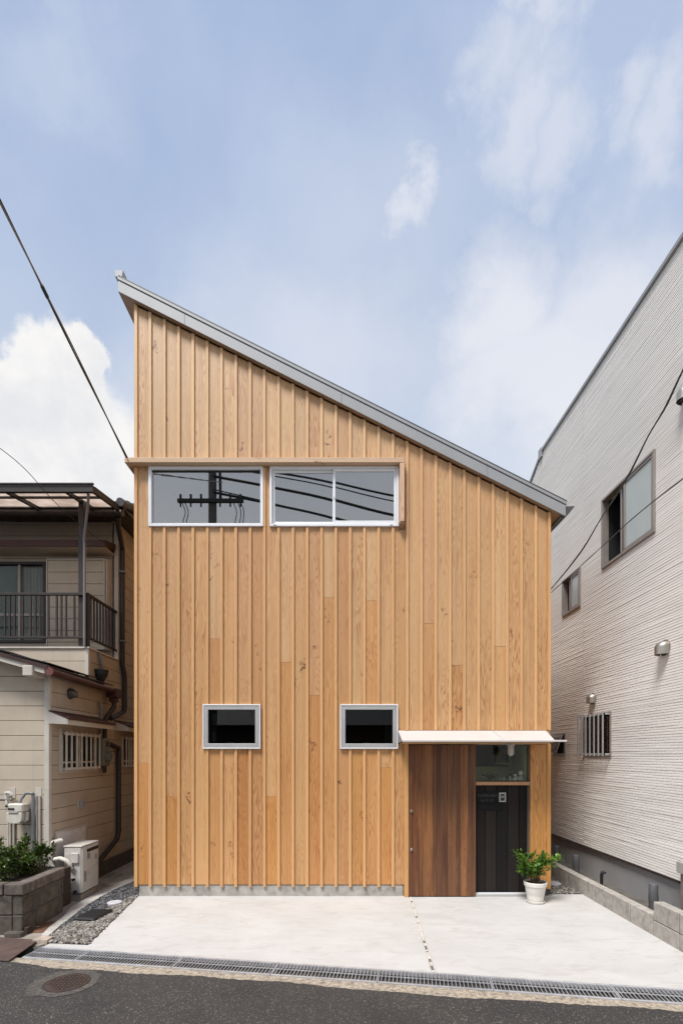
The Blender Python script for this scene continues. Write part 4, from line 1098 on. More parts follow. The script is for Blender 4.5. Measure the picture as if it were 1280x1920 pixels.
# little roof above that window
ax = XA(198, 1.35)
aw = build('window_awning', MB().prism([(-7.5, 1.35, 5.255), (ax, 1.35, 5.255), (ax, 1.69, 5.33), (-7.5, 1.69, 5.33)], (0, 0, .02)), M['redbrown'], oh)
build('awning_fascia', MB().box(-7.5, ax, 1.335, 1.35, 5.165, 5.275), M['redbrown'], aw, .004)
build('awning_fascia', MB().prism([(ax, 1.35, 5.165), (ax, 1.35, 5.275), (ax, 1.69, 5.35), (ax, 1.69, 5.24)], (.012, 0, 0)), M['redbrown'], aw)
build('awning_soffit', MB().box(-7.5, ax - .002, 1.352, 1.69, 5.16, 5.175), M['siding'], aw)
# railing
rl = thing  # (railing is a part)
rail = build('railing', MB().box(-7.5, LX - .03, .725, .765, 4.205, 4.245).box(LX - .04, LX - .0, .73, 1.78, 4.205, 4.245), M['brown'], oh, .004)
build('bottom_rail', MB().box(-7.5, LX - .04, .73, .76, 3.575, 3.605).box(LX - .035, LX - .005, .765, 1.78, 3.575, 3.605), M['brown'], rail, .003)
build('corner_post', MB().box(LX - .05, LX + .004, .72, .775, 3.45, 4.204), M['brown'], rail, .004)
pat = [8, 18.7, 28, 43, 58, 67, 76, 91.5, 107, 115.7, 124.5, 140]
pitch = 49.0
allpx = [p for p in (10, 18.7, 28, 43, 58, 67, 76, 91.5, 107, 115.7, 124.5, 140)] + [-6, -15, -24, -39]
bal = None
for p in allpx:
    x = XA(p, .745)
    if bal is None: bal = build('baluster', MB().box(x - .011, x + .011, .734, .756, 3.606, 4.204), M['brown'], rail)
    else:
        c = bal.copy(); COL.objects.link(c); c.parent = rail; c.location = bal.location + Vector((x - (LOC[bal.name].x), 0, 0))
for k in range(10):
    yy = .84 + (.92) * k / 9.5
    c = bal.copy(); COL.objects.link(c); c.parent = rail; c.location = Vector((LX - .02, yy, 3.606)) - LOC[rail.name]
# balcony drain hopper + funnel
build('drain_spout', MB().tube([(LX + .03, 1.0, 3.43), (LX + .05, 1.05, 3.2), (LX + .05, 1.08, 3.12)], .022, 10), M['pipegrey'], oh, smooth=True)
fx, fy = LX + .06, YW(190, LX + .06)
build('funnel', MB().lathe(fx, fy, [(.035, 2.93), (.04, 2.97), (.10, 3.08), (.115, 3.15), (.105, 3.155), (.09, 3.10)], 8), M['blackplastic'], oh)
# terrace canopy
tz0, tz1, ty0, ty1 = 5.54, 5.74, .35, 1.62
def tz(y): return tz0 + (tz1 - tz0) * (y - ty0) / (ty1 - ty0)
TXR = XA(175, .35)
tc = build('terrace_canopy', MB().box(-7.5, TXR, ty0, ty0 + .05, tz0 - .02, tz0 + .075), M['brown'], oh, .004)
build('canopy_gutter_lip', MB().box(-7.5, TXR + .01, ty0 - .02, ty0 + .01, tz0 + .077, tz0 + .10), M['brown'], tc, .003)
def rafter(x, w=.022, nm='rafter', d=.05):
    return build(nm, MB().prism([(x - w, ty0 + .05, tz(ty0) - .01), (x + w, ty0 + .05, tz(ty0) - .01), (x + w, ty1 + .35, tz(ty1 + .35) - .01), (x - w, ty1 + .35, tz(ty1 + .35) - .01)], (0, 0, d)), M['brown'], tc)
rafter(TXR - .02, .02, 'rafter', .09)
for p in (124, 12, -90): rafter(XA(p, .4))
for x0_, x1_ in ((-7.5, XA(12, .4) - .02), (XA(12, .4) - .0, XA(124, .4)), (XA(124, .4) + .0, TXR - .04)):
    build('roof_panel', MB().prism([(x0_ + .02, ty0 + .04, tz(ty0) + .042), (x1_ - .02, ty0 + .04, tz(ty0) + .042), (x1_ - .02, ty1, tz(ty1) + .042), (x0_ + .02, ty1, tz(ty1) + .042)], (0, 0, .006)), M['poly'], tc)
for yy in (.68, 1.25): build('purlin', MB().box(-7.5, TXR - .04, yy, yy + .03, tz(yy) + .012, tz(yy) + .04), M['brown'], tc)
cp = XA(151, .76)
build('post', MB().box(cp - .038, cp + .038, .775, .835, 3.45, 5.62), M['brown'], tc, .004)
dpx = XA(159.5, .70)
build('downpipe', MB().tube([(TXR - .10, .42, 5.53), (TXR - .12, .45, 5.42), (dpx, .68, 5.02), (dpx, .69, 4.9), (dpx, .69, 3.45)], .019, 10), plain('grey_brown_pipe', (.20, .18, .18), .5), tc, smooth=True)
# main roof with tiles
build('eave_fascia', MB().box(-7.5, LX + .30, 1.22, 1.26, 5.60, 5.74), M['brown'], oh)
build('eave_gutter', MB().tube([(-7.5, 1.17, 5.62), (LX + .30, 1.17, 5.62)], .05, 10), M['brown'], oh)
build('eave_soffit', MB().box(-7.5, LX + .30, 1.26, UY - .016, 5.725, 5.74).box(LX + .008, LX + .28, UY - .015, 6.4, 5.725, 5.74), M['brown'], oh)
rz = lambda y: 5.75 + .32 * (y - 1.2)
build('roof', MB().prism([(-7.6, 1.15, rz(1.15)), (LX + .32, 1.15, rz(1.15)), (LX + .32, 3.9, rz(3.9)), (-7.6, 3.9, rz(3.9))], (0, 0, .03)), M['tile'], oh)
build('roof', MB().prism([(-7.6, 3.9, rz(3.9)), (LX + .32, 3.9, rz(3.9)), (LX + .32, 6.7, rz(1.15)), (-7.6, 6.7, rz(1.15))], (0, 0, .03)), M['tile'], oh)
yy = 1.12
while yy < 3.8:
    x = LX + .29; q = .09
    build('verge_tile', MB().tube([(x, yy, rz(yy) + .045), (x, yy + .24, rz(yy + .24) + .03)], [.062, .055], 12), M['tile'], oh, smooth=True)
    build('roof_tile', MB().prism([(x - .07, yy, rz(yy) + .06), (x - .34, yy, rz(yy) + .06), (x - .34, yy + .25, rz(yy + .25) + .035), (x - .07, yy + .25, rz(yy + .25) + .035)], (0, 0, -.028)), M['tile'], oh, .006)
    yy += .245
for xk in np.arange(-7.4, LX - .1, .28):
    build('eave_tile', MB().box(xk, xk + .27, 1.10, 1.34, rz(1.15) + .03, rz(1.15) + .075), M['tile'], oh, .012)
# upper downpipe
def dpipe(name, pts, r, mat='brown', par=None): return build(name, MB().tube(pts, r, 10), M[mat], par or oh, smooth=True)
dX = LX + .055; dY = YW(230, dX)
dpipe('downpipe', [(LX + .2, 1.25, 5.6), (LX + .16, 1.35, 5.52), (dX, dY, 5.30), (dX, dY, 5.2), (dX, dY, 3.35), (dX + .0, dY + .06, 3.25), (dX, dY + .09, 3.15), (dX, dY + .09, 2.66), (dX + .0, dY + .05, 2.58), (dX + .03, 1.35, 2.46), (dX + .03, 1.25, 2.44)], .040)
for z_ in (4.9, 3.75): build('pipe_clip', MB().box(dX - .055, dX + .045, dY - .05, dY + .05, z_, z_ + .02), M['pipegrey'], oh)
# lower roof (lean-to) with rake and eave
def lz(x): return 2.93 - .28 * (x + 3.6)
lr = build('lower_roof', MB().prism([(-7.6, -.50, lz(-7.6) + .02), (-3.56, -.50, lz(-3.56) + .02), (-3.56, .70, lz(-3.56) + .02), (-7.6, .70, lz(-7.6) + .02)], (0, 0, .02)), M['brown'], oh)
build('lower_roof_eave', MB().prism([(-3.76, .70, lz(-3.76) + .02), (-3.56, .70, lz(-3.56) + .02), (-3.56, 1.22, lz(-3.56) + .02), (-3.76, 1.22, lz(-3.76) + .02)], (0, 0, .02)), M['brown'], lr)
for i, x0_ in enumerate(np.arange(-5.4, -3.75, .455)):
    x1_ = min(x0_ + .47, -3.54); build('roof_sheet', MB().prism([(x0_, -.51, lz(x0_) + .045), (x1_, -.51, lz(x1_) + .062), (x1_, .72, lz(x1_) + .062), (x0_, .72, lz(x0_) + .045)], (0, 0, .012)), M['brown'], lr)
build('rake_trim', MB().prism([(-7.6, -.52, lz(-7.6) - .01), (-3.58, -.52, lz(-3.58) - .01), (-3.58, -.52, lz(-3.58) + .025), (-7.6, -.52, lz(-7.6) + .025)], (0, .02, 0)), M['redbrown'], lr)
build('rake_board', MB().prism([(-7.6, -.50, lz(-7.6) - .075), (-3.62, -.50, lz(-3.62) - .075), (-3.62, -.50, lz(-3.62) - .012), (-7.6, -.50, lz(-7.6) - .012)], (0, .03, 0)), M['trimcream'], lr)
build('rake_soffit', MB().prism([(-7.6, -.47, lz(-7.6) - .06), (-3.62, -.47, lz(-3.62) - .06), (-3.62, FY - .002, lz(-3.62) - .06), (-7.6, FY - .002, lz(-7.6) - .06)], (0, 0, .02)), M['siding'], lr)
px_a, px_b = XA(43, -.52), XA(62, -.52)
build('beam_end', MB().box(px_a, px_b, -.53, FY + .01, 2.83, 2.955), M['trimcream'], lr, .008)
build('eave_board', MB().box(-3.64, -3.62, -.47, 1.2, lz(-3.62) - .09, lz(-3.62) - .01), plain('grey_old_board', (.25, .22, .19), .9), lr)
build('eave_gutter', MB().tube([(-3.555, -.50, 2.885), (-3.555, 1.20, 2.862)], .045, 12), M['redbrown'], lr, smooth=True)
build('gutter_cap', MB().tube([(-3.555, -.515, 2.885), (-3.555, -.50, 2.885)], .052, 12), plain('faded_red_cap', (.13, .042, .033), .6), lr)
hx, hy = -3.56, 1.25
build('gutter_hopper', MB().prism([(hx - .09, hy - .08, 2.90), (hx + .08, hy - .08, 2.90), (hx + .08, hy + .1, 2.90), (hx - .09, hy + .1, 2.90)], (0, 0, -.14)).prism([(hx - .06, hy - .05, 2.76), (hx + .05, hy - .05, 2.76), (hx + .05, hy + .06, 2.76), (hx - .06, hy + .06, 2.76)], (0, 0, -.07)), M['redbrown'], lr, .008)
dpipe('downpipe', [(hx, hy, 2.70), (hx, hy, 2.62), (LX + .07, 1.13, 2.43), (LX + .06, 1.10, 2.36), (LX + .06, 1.10, 2.10), (LX + .06, 1.2, 2.05), (LX + .06, YW(223, LX + .06), 1.98), (LX + .06, YW(223, LX + .06), 1.9), (LX + .06, YW(223, LX + .06), .62), (LX + .06, YW(223, LX + .06) - .06, .50), (LX + .08, .75, .22), (LX + .09, .6, .1)], .038)
# round lamp/vent cap on side wall
vy, vz = YW(131, LX), 2.70
vc = build('wall_vent', MB().tube([(LX, vy, vz), (LX + .03, vy, vz), (LX + .07, vy, vz - .01), (LX + .10, vy, vz - .04)], [.075, .072, .055, .02], 16), plain('dull_steel', (.10, .09, .08), .5, .3), oh, smooth=True)
# awnings over side windows
def side_awning(y0, y1, lab):
    bz_, fz_ = 2.42, 2.325; ov = .25
    a_ = build('side_awning', MB().prism([(LX, y0, bz_), (LX + ov, y0, fz_), (LX + ov, y1, fz_), (LX, y1, bz_)], (0, 0, .012)), M['redbrown'], oh, label=lab)
    build('awning_edge', MB().box(LX + ov - .005, LX + ov + .018, y0 - .01, y1 + .01, fz_ - .01, fz_ + .028), M['redbrown'], a_, .004)
    build('awning_board', MB().box(LX + ov - .02, LX + ov - .004, y0, y1, fz_ - .075, fz_ - .008), M['trimcream'], a_, .003)
    build('awning_board', MB().prism([(LX + .002, y0, bz_ - .004), (LX + ov - .02, y0, fz_ + .0), (LX + ov - .02, y0, fz_ - .07), (LX + .002, y0, fz_ - .06)], (0, .015, 0)), M['trimcream'], a_)
    build('awning_flashing', MB().box(LX + .001, LX + .02, y0, y1, bz_ + .015, bz_ + .06), M['trimcream'], a_)
    build('awning_soffit', MB().box(LX + .001, LX + ov - .021, y0 + .016, y1, fz_ - .06, fz_ - .045), M['siding'], a_)
side_awning(-.28, 1.02, 'awning over the near barred window')
side_awning(1.55, 2.9, 'awning over the far barred window')
def barred(h, lab, mat='white_old'):
    w = build('window', yframe(MB(), h[0], h[1], h[2], h[3], .03, LX - .03, LX + .02), M[mat], oh, .003, label=lab)
    build('pane', MB().box(LX - .015, LX - .011, h[0] + .03, h[1] - .03, h[2] + .03, h[3] - .03), M['glass'], w)
    build('sash', MB().box(LX - .01, LX + .008, (h[0] + h[1]) / 2 - .02, (h[0] + h[1]) / 2 + .02, h[2] + .03, h[3] - .03).box(LX - .01, LX + .006, h[0] + .03, h[1] - .03, h[2] + .09, h[2] + .11), M[mat], w)
    build('grille_rail', MB().box(LX + .05, LX + .065, h[0], h[1], h[3] - .05, h[3] - .02), M[mat], w)
    build('grille_rail', MB().box(LX + .05, LX + .065, h[0], h[1], h[2] + .0, h[2] + .03), M[mat], w)
    n = 8
    for k in range(n):
        yy = h[0] + .01 + (h[1] - h[0] - .02) * k / (n - 1); build('bar', MB().box(LX + .066, LX + .08, yy - .013, yy + .013, h[2] + .0, h[3] + .0), M[mat], w)
barred(w1y, 'near side window with white bars'); barred(w2y, 'far side window with white bars')
build('window_reveal', MB().box(LX + .001, LX + .014, w1y[0] - .05, w1y[0] - .002, w1y[2] - .04, w1y[3] + .03).box(LX + .001, LX + .02, w1y[0] - .04, w1y[1] + .04, w1y[2] - .04, w1y[2] - .002), M['trimcream'], oh)
build('shade_backing', MB().box(LX - .12, LX - .103, w1y[0], w1y[1], w1y[2], w1y[3]).box(LX - .12, LX - .103, w2y[0], w2y[1], w2y[2], w2y[3]), M['black'], oh)  # black sheets behind both panes stand in for the shade of the rooms

# electric meter on side wall
ey = YW(190, LX + .05)
t = thing('electric_meter', (LX + .06, ey, 1.65), 'dull green-grey electric meter beside the near white-barred window', 'electric meter')
build('meter_box', MB().box(LX + .002, LX + .12, ey - .06, ey + .16, 1.70, 2.12), M['meterg'], t, .02)
build('meter_cover', MB().tube([(LX + .12, ey + .05, 1.84), (LX + .17, ey + .05, 1.84)], [.085, .075], 18), M['meterg'], t, smooth=True)
build('meter_window', MB().box(LX + .121, LX + .126, ey + .02, ey + .10, 1.99, 2.07), M['black'], t)
build('conduit', MB().tube([(LX + .05, ey + .0, 2.12), (LX + .05, ey + .0, 2.58), (LX + .04, ey - .03, 2.66)], .02, 10), M['pipegrey'], t, smooth=True)
build('cable_loop', MB().tube([(LX + .06, ey + .02, 1.70), (LX + .08, ey + .03, 1.60), (LX + .07, ey + .10, 1.60), (LX + .06, ey + .12, 1.70)], .018, 8), M['blackplastic'], t, smooth=True)
# outlet box
yy0, yy1 = YW(145.5, LX), YW(156, LX)
t = thing('outlet_box', (LX + .02, (yy0 + yy1) / 2, 1.1), 'small grey outlet box on the cream side wall above the heater', 'outlet box')
build('back_plate', MB().box(LX + .001, LX + .012, yy0 - .02, yy1, 1.10, 1.24), M['siding_lit'], t, .003)
build('cover', MB().box(LX + .012, LX + .045, yy0 + .02, yy1 - .02, 1.125, 1.22), plain('grey_cover', (.30, .31, .32), .4), t, .006)
# white panel
pya, pyb = YW(102, LX), YW(158.5, LX)
t = thing('wall_panel', (LX + .02, (pya + pyb) / 2, .3), 'white access panel on the side wall behind the water heater', 'wall panel')
build('panel', MB().box(LX + .002, LX + .012, pya + .02, pyb - .02, .26, .85), M['panelw'], t)
build('panel_frame', yframe(MB(), pya, pyb, .24, .875, .02, LX + .001, LX + .028), M['trimcream'], t, .003)
# ---- water heater
HX0, HX1, HY0, HY1, HZ0, HZ1 = -3.56, -3.335, -.18, .265, .085, .68
t = thing('water_heater', (-3.45, .04, .0), 'boxy cream outdoor water heater standing on the narrow side passage', 'water heater')
bxo('casing', (HX0, HX1, HY0, HY1, HZ0, HZ1), M['heater'], t, .014)
build('top_cover', MB().prism([(HX0 - .004, HY0 - .006, HZ1 + .001), (HX1 + .008, HY0 - .006, HZ1 + .001), (HX1 + .008, HY1 + .006, HZ1 + .001), (HX0 - .004, HY1 + .006, HZ1 + .001)], (0, 0, .018)), M['heater'], t, .005)
bxo('front_door', (HX1 + .001, HX1 + .012, HY0 + .012, HY1 - .012, HZ0 + .01, HZ1 - .008), M['heater'], t, .004)
bxo('exhaust_slot', (HX1 + .0125, HX1 + .018, HY0 + .12, HY1 - .03, HZ1 - .085, HZ1 - .045), M['black'], t, 0)
bxo('side_cover', (HX0 + .10, HX0 + .195, HY0 - .025, HY0 - .001, .48, .61), M['heater'], t, .006)
bxo('label_plate', (HX1 + .0122, HX1 + .014, HY0 + .13, HY0 + .20, .50, .58), M['label'], t, 0)
bxo('label_plate', (HX1 + .0122, HX1 + .014, HY0 + .05, HY0 + .10, .22, .36), M['label'], t, 0)
bxo('label_plate', (HX1 + .0122, HX1 + .014, HY1 - .12, HY1 - .05, .46, .53), plain('faint_grey_print', (.36, .34, .31), .6, 0, .5, 150), t, 0)
bxo('label_plate', (HX0 + .02, HX0 + .09, HY0 - .0025, HY0 - .0008, .52, .59), plain('faint_label', (.46, .44, .41), .6, 0, .3, 150), t, 0)
bxo('base_block', (HX0 - .02, HX1 - .012, HY0 + .02, HY1 - .02, -.005, .070), M['oldconc'], t, .004); bxo('foot', (HX0 + .01, HX1 - .02, HY0 + .03, HY1 - .03, .0705, .0845), M['black'], t, 0)  # foot widened to a black slab that paints in the shadow under the casing
lag = plain('white_pipe_lagging', (.66, .62, .56), .7, 0, .1, 20, .3)
hy_ = HY0 - .05
build('lagged_pipe', MB().tube([(LX + .03, hy_ + .09, .76), (LX + .10, hy_ + .06, .765), (LX + .015, hy_, .75), (LX - .035, hy_ - .01, .68) if False else (LX + .02, hy_ - .01, .70), (LX + .0, hy_ - .02, .60), (LX + .005, hy_ - .02, .50), (LX + .06, hy_ - .02, .40), (LX + .12, hy_ - .02, .33)], .030, 12), lag, t, smooth=True)
build('lagged_pipe', MB().tube([(LX + .05, hy_, .535), (LX + .13, hy_ - .01, .55), (LX + .21, hy_ - .01, .52), (LX + .245, hy_, .46), (LX + .245, hy_ + .02, .42)], .028, 12), lag, t, smooth=True)
build('lagged_pipe', MB().tube([(LX + .17, hy_ - .01, .33), (LX + .20, hy_, .26), (LX + .26, hy_ + .03, .24)], .022, 10), lag, t, smooth=True)
for z_, x_ in ((.44, HX0 + .115), (.27, HX0 + .135), (.115, HX0 + .16)):
    build('valve', MB().tube([(x_, HY0 - .045, z_), (x_, HY0 - .001, z_)], .016, 10).tube([(x_ - .02, HY0 - .03, z_ + .01), (x_ + .03, HY0 - .035, z_ + .012)], .008, 8), M['blackplastic'], t, smooth=True)
build('hose', MB().tube([(HX0 + .03, hy_, .30), (HX0 + .0, hy_ - .04, .22), (HX0 + .05, hy_ - .05, .10), (HX0 + .12, hy_ - .03, .06), (HX0 + .13, hy_, .11)], .014, 8).tube([(HX0 + .10, hy_, .24), (HX0 + .13, hy_ - .03, .16), (HX0 + .08, hy_ - .04, .08)], .012, 8), M['meterg'], t, smooth=True)
build('hose', MB().tube([(HX0 - .02, hy_ - .02, .17), (HX0 + .05, hy_ - .03, .12), (HX0 + .15, hy_ - .01, .115)], .012, 8), M['pipegrey'], t, smooth=True)

# ---- gas meter on the front wall
mxa, mxb = XA(20, FY - .1), XA(53, FY - .1)
t = thing('gas_meter', ((mxa + mxb) / 2, FY - .1, 1.0), 'old white gas meter with pipes on the cream front wall', 'gas meter')
yb_, yf = FY - .02, FY - .17
zt_, zm, zb_ = ZA(1507, yf), ZA(1522, yf), ZA(1547, yf)
bxo('meter_head', (mxa, mxb - .02, yf, yb_ - .01, zm - .01, zt_), M['white_old'], t, .016)
mc = (mxa + mxb) / 2 - .02
mb = MB(); prf = []
for k in range(13):
    a_ = math.pi * k / 12; prf.append((mc + .095 * math.cos(a_), yf - .0, zm - .075 - .075 * math.sin(a_) ** .6))
mb.prism([(mc + .095, yf, zm - .012), *prf, (mc - .095, yf, zm - .012)], (0, .05, 0)); build('bellows_cover', mb, M['white_old'], t, .005)
mb = MB(); prf = [(mc + .03 + .095 * math.cos(math.pi * k / 12), yf + .055, zm - .075 - .075 * math.sin(math.pi * k / 12) ** .6) for k in range(13)]
mb.prism([(mc + .125, yf + .055, zm - .012), *prf, (mc - .065, yf + .055, zm - .012)], (0, .05, 0)); build('bellows_cover', mb, M['white_old'], t, .005)
bxo('index_window', (mxa + .02, mxa + .095, yf - .004, yf - .0005, zm + .02, zm + .045), M['black'], t, 0)
bxo('label_plate', (mxa + .02, mxa + .14, yf - .012, yf + .002, zm - .012, zm - .002), M['trimcream'], t, 0)
build('brass_knob', MB().tube([(mxa + .005, yf - .02, zt_ - .03), (mxa + .005, yf - .002, zt_ - .03)], .013, 10), M['black'], t)
wz = ZA(1487, FY)
for pxx in (24, 73):
    x = XA(pxx, FY); bxo('wall_bracket', (x - .04, x + .04, FY - .006, FY - .001, wz - .07, wz + .07), M['trimcream'], t, .002)
x1_ = XA(19, FY - .05)
build('inlet_pipe', MB().tube([(XA(29, FY), FY - .06, wz - .02), (XA(25, FY), FY - .07, wz + .01), (XA(18, FY), FY - .07, wz + .01), (XA(18.5, FY), FY - .07, wz - .04), (XA(20, FY), FY - .07, zt_ + .06), (XA(22, FY), FY - .08, zt_ - .01)], .020, 10), M['white_old'], t, smooth=True)
build('fitting', MB().tube([(XA(8, FY), FY - .07, zt_ + .05), (XA(30, FY), FY - .07, zt_ + .045)], .024, 10).tube([(XA(25, FY), FY - .07, zt_ + .09), (XA(25, FY), FY - .07, zt_ + .02)], .030, 10), plain('corroded_fitting', (.33, .29, .25), .7, .2, .3, 40), t, smooth=True)
build('outlet_pipe', MB().tube([(XA(46, FY), FY - .09, zt_ - .01), (XA(48, FY), FY - .08, zt_ + .05), (XA(51, FY), FY - .075, zt_ + .08), (XA(51, FY), FY - .07, wz - .04), (XA(54, FY), FY - .07, wz + .0), (XA(60, FY), FY - .065, wz + .01), (XA(68, FY), FY - .06, wz - .0)], .017, 10), M['pipegrey'], t, smooth=True)
build('riser_pipe', MB().tube([(XA(67, FY), FY - .05, wz), (XA(66.5, FY), FY - .05, .3)], .020, 12), M['pipegrey'], t, smooth=True)
for pxx, rr in ((18.2, .012), (22, .013), (28.5, .014), (71.5, .011), (76.5, .013)):
    build('riser_pipe', MB().tube([(XA(pxx, FY), FY - .02, (wz - .03) if pxx > 60 else (zm - .1 if pxx > 26 else zt_)), (XA(pxx, FY), FY - .02, .3)], rr, 10), M['trimcream'], t, smooth=True)

# ---- planter of old blocks with shrub
pl = thing('block_planter', (-3.7, -.9, 0), 'weathered dark concrete block planter at the left edge', 'planter')
PX, PY0, PY1 = -3.31, -1.415, -.64
random.seed(31)
def pblock(b, mat='oldblock'):
    j = [random.uniform(-.003, .003) for _ in range(2)]
    bxo('block', (b[0] + j[0], b[1] + j[0], b[2] + j[1], b[3] + j[1], b[4], b[5]), M[mat], pl, .008)
for (za, zb2, off) in ((0, .195, .0), (.203, .405, .15)):
    ys = [PY0, PY0 + .25 + off, PY0 + .65 + off * .6, PY1]
    for i in range(3): pblock((PX - .10, PX, ys[i] + .004, ys[i + 1] - .004, za, zb2))
    xs2 = [PX - .102, PX - .30 - off, PX - .70 - off, PX - 1.1 - off, PX - 1.5]
    for i in range(4): pblock((xs2[i + 1] + .004, xs2[i] - .004, PY0, PY0 + .10, za, zb2))
for a_, b_ in ((PX - .19, PX + .012), (PX - .62, PX - .198), (PX - 1.1, PX - .628), (PX - 1.5, PX - 1.108)): pblock((a_, b_, PY0 - .012, PY0 + .11, .412, .525), 'capstone')
for a_, b_ in ((PY0 + .114, -.97), (-.965, PY1 + .01)): pblock((PX - .11, PX + .012, a_, b_, .412, .525), 'capstone')
build('mortar', MB().box(PX - .088, PX - .014, PY0 + .016, PY1 - .012, 0, .412).box(PX - 1.5, PX - .09, PY0 + .015, PY0 + .086, 0, .412), M['mortar'], pl)
build('soil', MB().box(PX - 1.5, PX - .1, PY0 + .1, FY - .03, .0, .46), M['soil'], pl)
bxo('clay_pipe_stub', (-3.30, -3.26, -1.41, -1.34, 0, .07), M['rust'], pl, .004)
bxo('stone', (-3.45, -3.27, -1.50, -1.43, -.01, .05), M['oldblock'], pl, .012)
bxo('stone', (-3.9, -3.6, -1.52, -1.43, -.01, .09), M['oldblock'], pl, .02)
sh = thing('shrub', (-3.8, -.85, .46), 'dense dark green shrub growing in the block planter', 'shrub')
st = MB(); random.seed(12); shoots = []
for k in range(60):
    bx_, by_ = random.uniform(-4.6, -3.64), random.uniform(-1.22, -.45); lean = random.uniform(-.12, .14)
    zt2 = random.uniform(.70, .90) + (.07 if random.random() < .22 else 0)
    if bx_ > -3.76: zt2 -= .06
    pts = [Vector((bx_, by_, .46)), Vector((bx_ + lean * .5, by_ + random.uniform(-.04, .04), (.46 + zt2) / 2)), Vector((bx_ + lean, by_ + random.uniform(-.08, .05), zt2))]
    st.tube(pts, [.006, .004, .002], 5); shoots.append(pts)
for q in ((-3.47, -.75, .80), (-3.44, -.62, .74), (-3.50, -.95, .66)):
    pts = [Vector((-3.72, -.8, .48)), Vector((-3.62, -.78, .66)), Vector(q)]; st.tube(pts, [.006, .004, .002], 5); shoots += [pts] * 3
build('branches', st, plain('twig_bark', (.09, .065, .04), .9), sh, smooth=True)
def shleaf(r):
    pts = r.choice(shoots); f = r.random() ** .7
    p = pts[0].lerp(pts[1], f * 2) if f < .5 else pts[1].lerp(pts[2], f * 2 - 1)
    s_ = .05 * (1.15 - f); return p + Vector((r.gauss(0, s_), r.gauss(0, s_), r.gauss(0, .02))), (r.gauss(0, .7), r.gauss(-.2, .7), .5)
build('leaves', leaf_cloud(9000, shleaf, .048, .023, 3, 1.0, .35), M['leaf_shrub'], sh, kind='stuff')

# ============================================================ CABLES
def cable(pts3, r, mat, label, extra=None, sag=0, cat='cable'):
    P = [Vector(p) for p in pts3]; out = []
    for i in range(len(P) - 1):
        for k in range(8):
            f = k / 8
            p0, p1, p2, p3 = P[max(i - 1, 0)], P[i], P[i + 1], P[min(i + 2, len(P) - 1)]
            out.append(.5 * ((2 * p1) + (p2 - p0) * f + (2 * p0 - 5 * p1 + 4 * p2 - p3) * f * f + (3 * p1 - p0 - 3 * p2 + p3) * f ** 3))
    out.append(P[-1])
    return out
def P3(px, py, d): return ((px - HX) / FP * d, d - D0, EYE + (HY - py) / FP * d)
blackc = plain('black_cable', (.02, .021, .022), .5); goldc = plain('bronze_cable', (.22, .17, .10), .45, .2)
a0 = Vector(P3(238, 858, 6.50)); a1 = Vector(P3(0, 376, 4.46)); dirc = (a1 - a0).normalized(); pole_end = a0 + dirc * ((-10.5 - a0.y) / dirc.y)
t = thing('service_cable', tuple(a0), 'thick twisted service cable running from the hood up to upper left', 'cable')
L = (pole_end - a0).length; n = 220
def twist(ph, off):
    pts = []
    sd = dirc.cross(Vector((0, 0, 1))).normalized(); up = sd.cross(dirc)
    for k in range(n + 1):
        f = k / n; a_ = f * L * 2.2 + ph; pts.append(a0 + dirc * (f * L) + (sd * math.cos(a_) + up * math.sin(a_)) * off)
    return pts
build('strand', MB().tube(twist(0, .008), .0088, 6), goldc, t, smooth=True)
build('strand', MB().tube(twist(3.14, .008), .0088, 6), blackc, t, smooth=True)
sp0 = a0.lerp(a1, .70)
build('splice', MB().tube([sp0, sp0 + dirc * .02, sp0 + dirc * .10, sp0 + dirc * .12], [.012, .018, .018, .012], 8), blackc, t)
build('anchor_hook', MB().tube([a0 + Vector((0, .06, -.02)), a0 + Vector((0, .02, -.01)), a0], .008, 6), M['galv'], t)
pts = cable([P3(-60, 800, 5.6), P3(0, 840, 5.9), P3(50, 882, 6.2), P3(100, 938, 6.7), P3(155, 988, 7.35), P3(196, 1018, 7.9)], .004, blackc, '')
build('telephone_wire', MB().tube(pts, .0045, 5), blackc, label='thin black wire crossing the terrace canopy of the old house', cat='wire')
cpx = [(1400, 450), (1280, 692), (1245, 765), (1213, 820), (1174, 896), (1126, 972), (1088, 1034), (1036, 1100), (1005, 1132)]
pts = cable([P3(a_, b_, 1 / (1 / 3.0 + (1 / 7.5 - 1 / 3.0) * (1400 - a_) / 395)) for a_, b_ in cpx], .01, blackc, '')
tealc = plain('dark_teal_cable', (.015, .035, .035), .45)
t = thing('service_cable', pts[-1], 'thick dark cable sagging across the right house behind the roof end', 'cable')
build('strand', MB().tube(pts, .006, 8), blackc, t, smooth=True)
build('strand', MB().tube([p + Vector((.004, 0, .006 * math.sin(i * .35))) for i, p in enumerate(pts)], .005, 8), tealc, t, smooth=True)
pts = cable([P3(1450, 770, 3.3), P3(1280, 897, 4.0), P3(1190, 968, 4.8), P3(1122, 1030, 5.8), P3(1034, 1110, 7.0), P3(1010, 1130, 7.4)], .005, blackc, '')
build('telephone_wire', MB().tube(pts, .005, 6), blackc, label='thin black wire below the thick cable in front of the right house', cat='wire')
build('telephone_wire', MB().tube(cable([(LX + .05, 2.25, 5.0), (LX + .07, 2.35, 4.4), (LX + .12, 2.6, 3.5)], 0, blackc, ''), .005, 5), blackc, label='thin wire hanging down beside the brown downpipe of the old house', cat='wire')

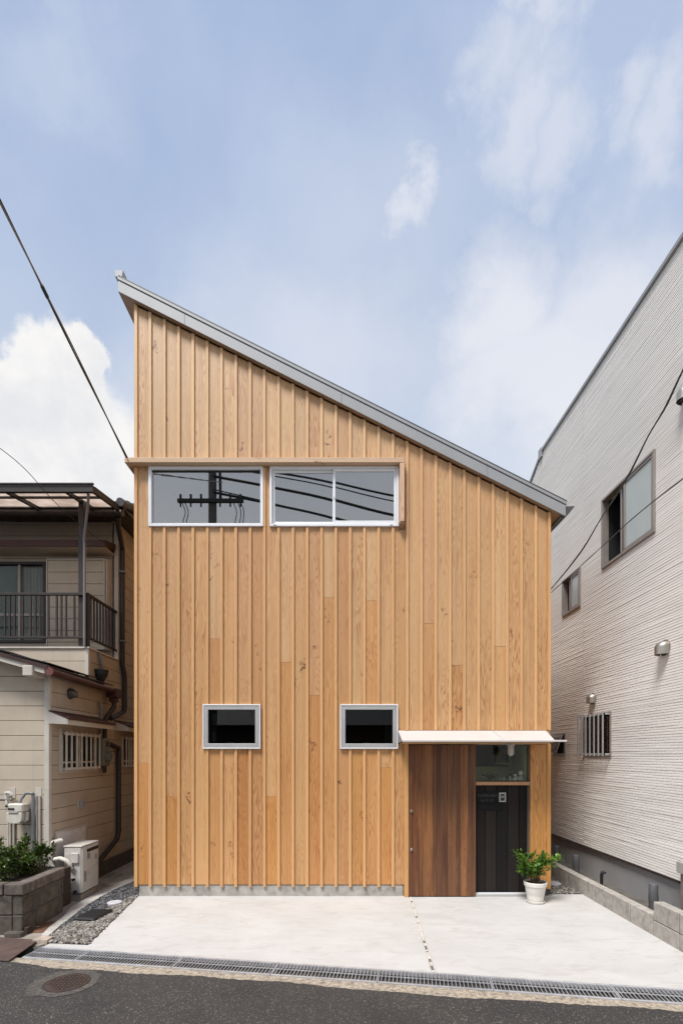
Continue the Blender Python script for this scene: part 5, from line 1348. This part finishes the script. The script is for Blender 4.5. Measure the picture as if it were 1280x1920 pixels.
# ============================================================ ACROSS THE STREET (seen only as reflections)
pole = thing('utility_pole', (-4.35, -10.75, 0), 'tall concrete utility pole with crossarm across the street', 'utility pole')
UPX, UPY = -4.45, -10.75
build('shaft', MB().tube([(UPX, UPY, 0), (UPX, UPY, 14)], [.17, .13], 16), plain('grey_pole_concrete', (.10, .10, .10), .8), pole, smooth=True)
build('crossarm', MB().box(UPX - 1.15, UPX + 1.1, UPY + .12, UPY + .22, 10.5, 10.62), M['black'], pole)
ins = MB()
for xo in (-1.05, -.7, -.35, .3, .65, 1.0): ins.tube([(UPX + xo, UPY + .17, 10.62), (UPX + xo, UPY + .17, 10.78)], .04, 8).tube([(UPX + xo, UPY + .17, 10.5), (UPX + xo, UPY + .17, 10.36)], .03, 8)
build('insulators', ins, M['black'], pole)
for k in range(5):
    x = UPX + (-1.0, -.9, .75, .9, 1.0)[k]; build('jumper_wire', MB().tube(cable([(x, UPY + .2, 10.5), (x + .12, UPY + .2, 10.15), (x + .05, UPY + .2, 9.8 - .1 * k), (x + .3, UPY + .2, 9.5)], 0, None, ''), .015, 5), M['black'], pole)
build('bracket_pipe', MB().tube([(UPX + .3, UPY + .1, 10.6), (UPX + .26, UPY + .1, 12.2)], .05, 8), M['black'], pole)
for k, (z0_, z1_) in enumerate(((11.65, 10.9), (11.2, 10.2), (10.65, 9.55), (11.55, 10.7), (10.75, 9.45))):
    pts = cable([(UPX, UPY + .1, z0_ + .25), (UPX + 3.3, UPY + .05, (z0_ + z1_) / 2 + .15), (UPX + 8, UPY, z1_ - .35), (UPX + 16, UPY, z1_ - .6), (UPX + 30, UPY, z1_ + .5)], 0, None, '')
    build('street_cable', MB().tube(pts, (.035, .045, .04, .02, .02)[k], 6), blackc, label=['street cable, highest of the bundle across the road', 'thick street cable in the middle of the bundle', 'street cable near the bottom of the bundle', 'thin street cable under the highest one', 'thin street cable, lowest of the bundle'][k], cat='cable')
    bpy.data.objects[-1] if False else None
op = thing('opposite_house', (0, -16, 0), 'plain dark-roofed house across the street', 'house')
wl = plain('brown_grey_render', (.11, .085, .07), .9)
build('wall', MB().box(-9, 9, -20, -13.2, 0, 3.1), wl, op)
build('roof', MB().prism([(-9.5, -12.6, 3.0), (-9.5, -20.6, 3.0), (-9.5, -16.6, 5.4)], (19, 0, 0)), M['tile'], op)
for x in (-6, -2.5, 1.5, 5): build('window', MB().box(x, x + 1.5, -13.2, -13.15, .9, 2.1), M['black'], op)
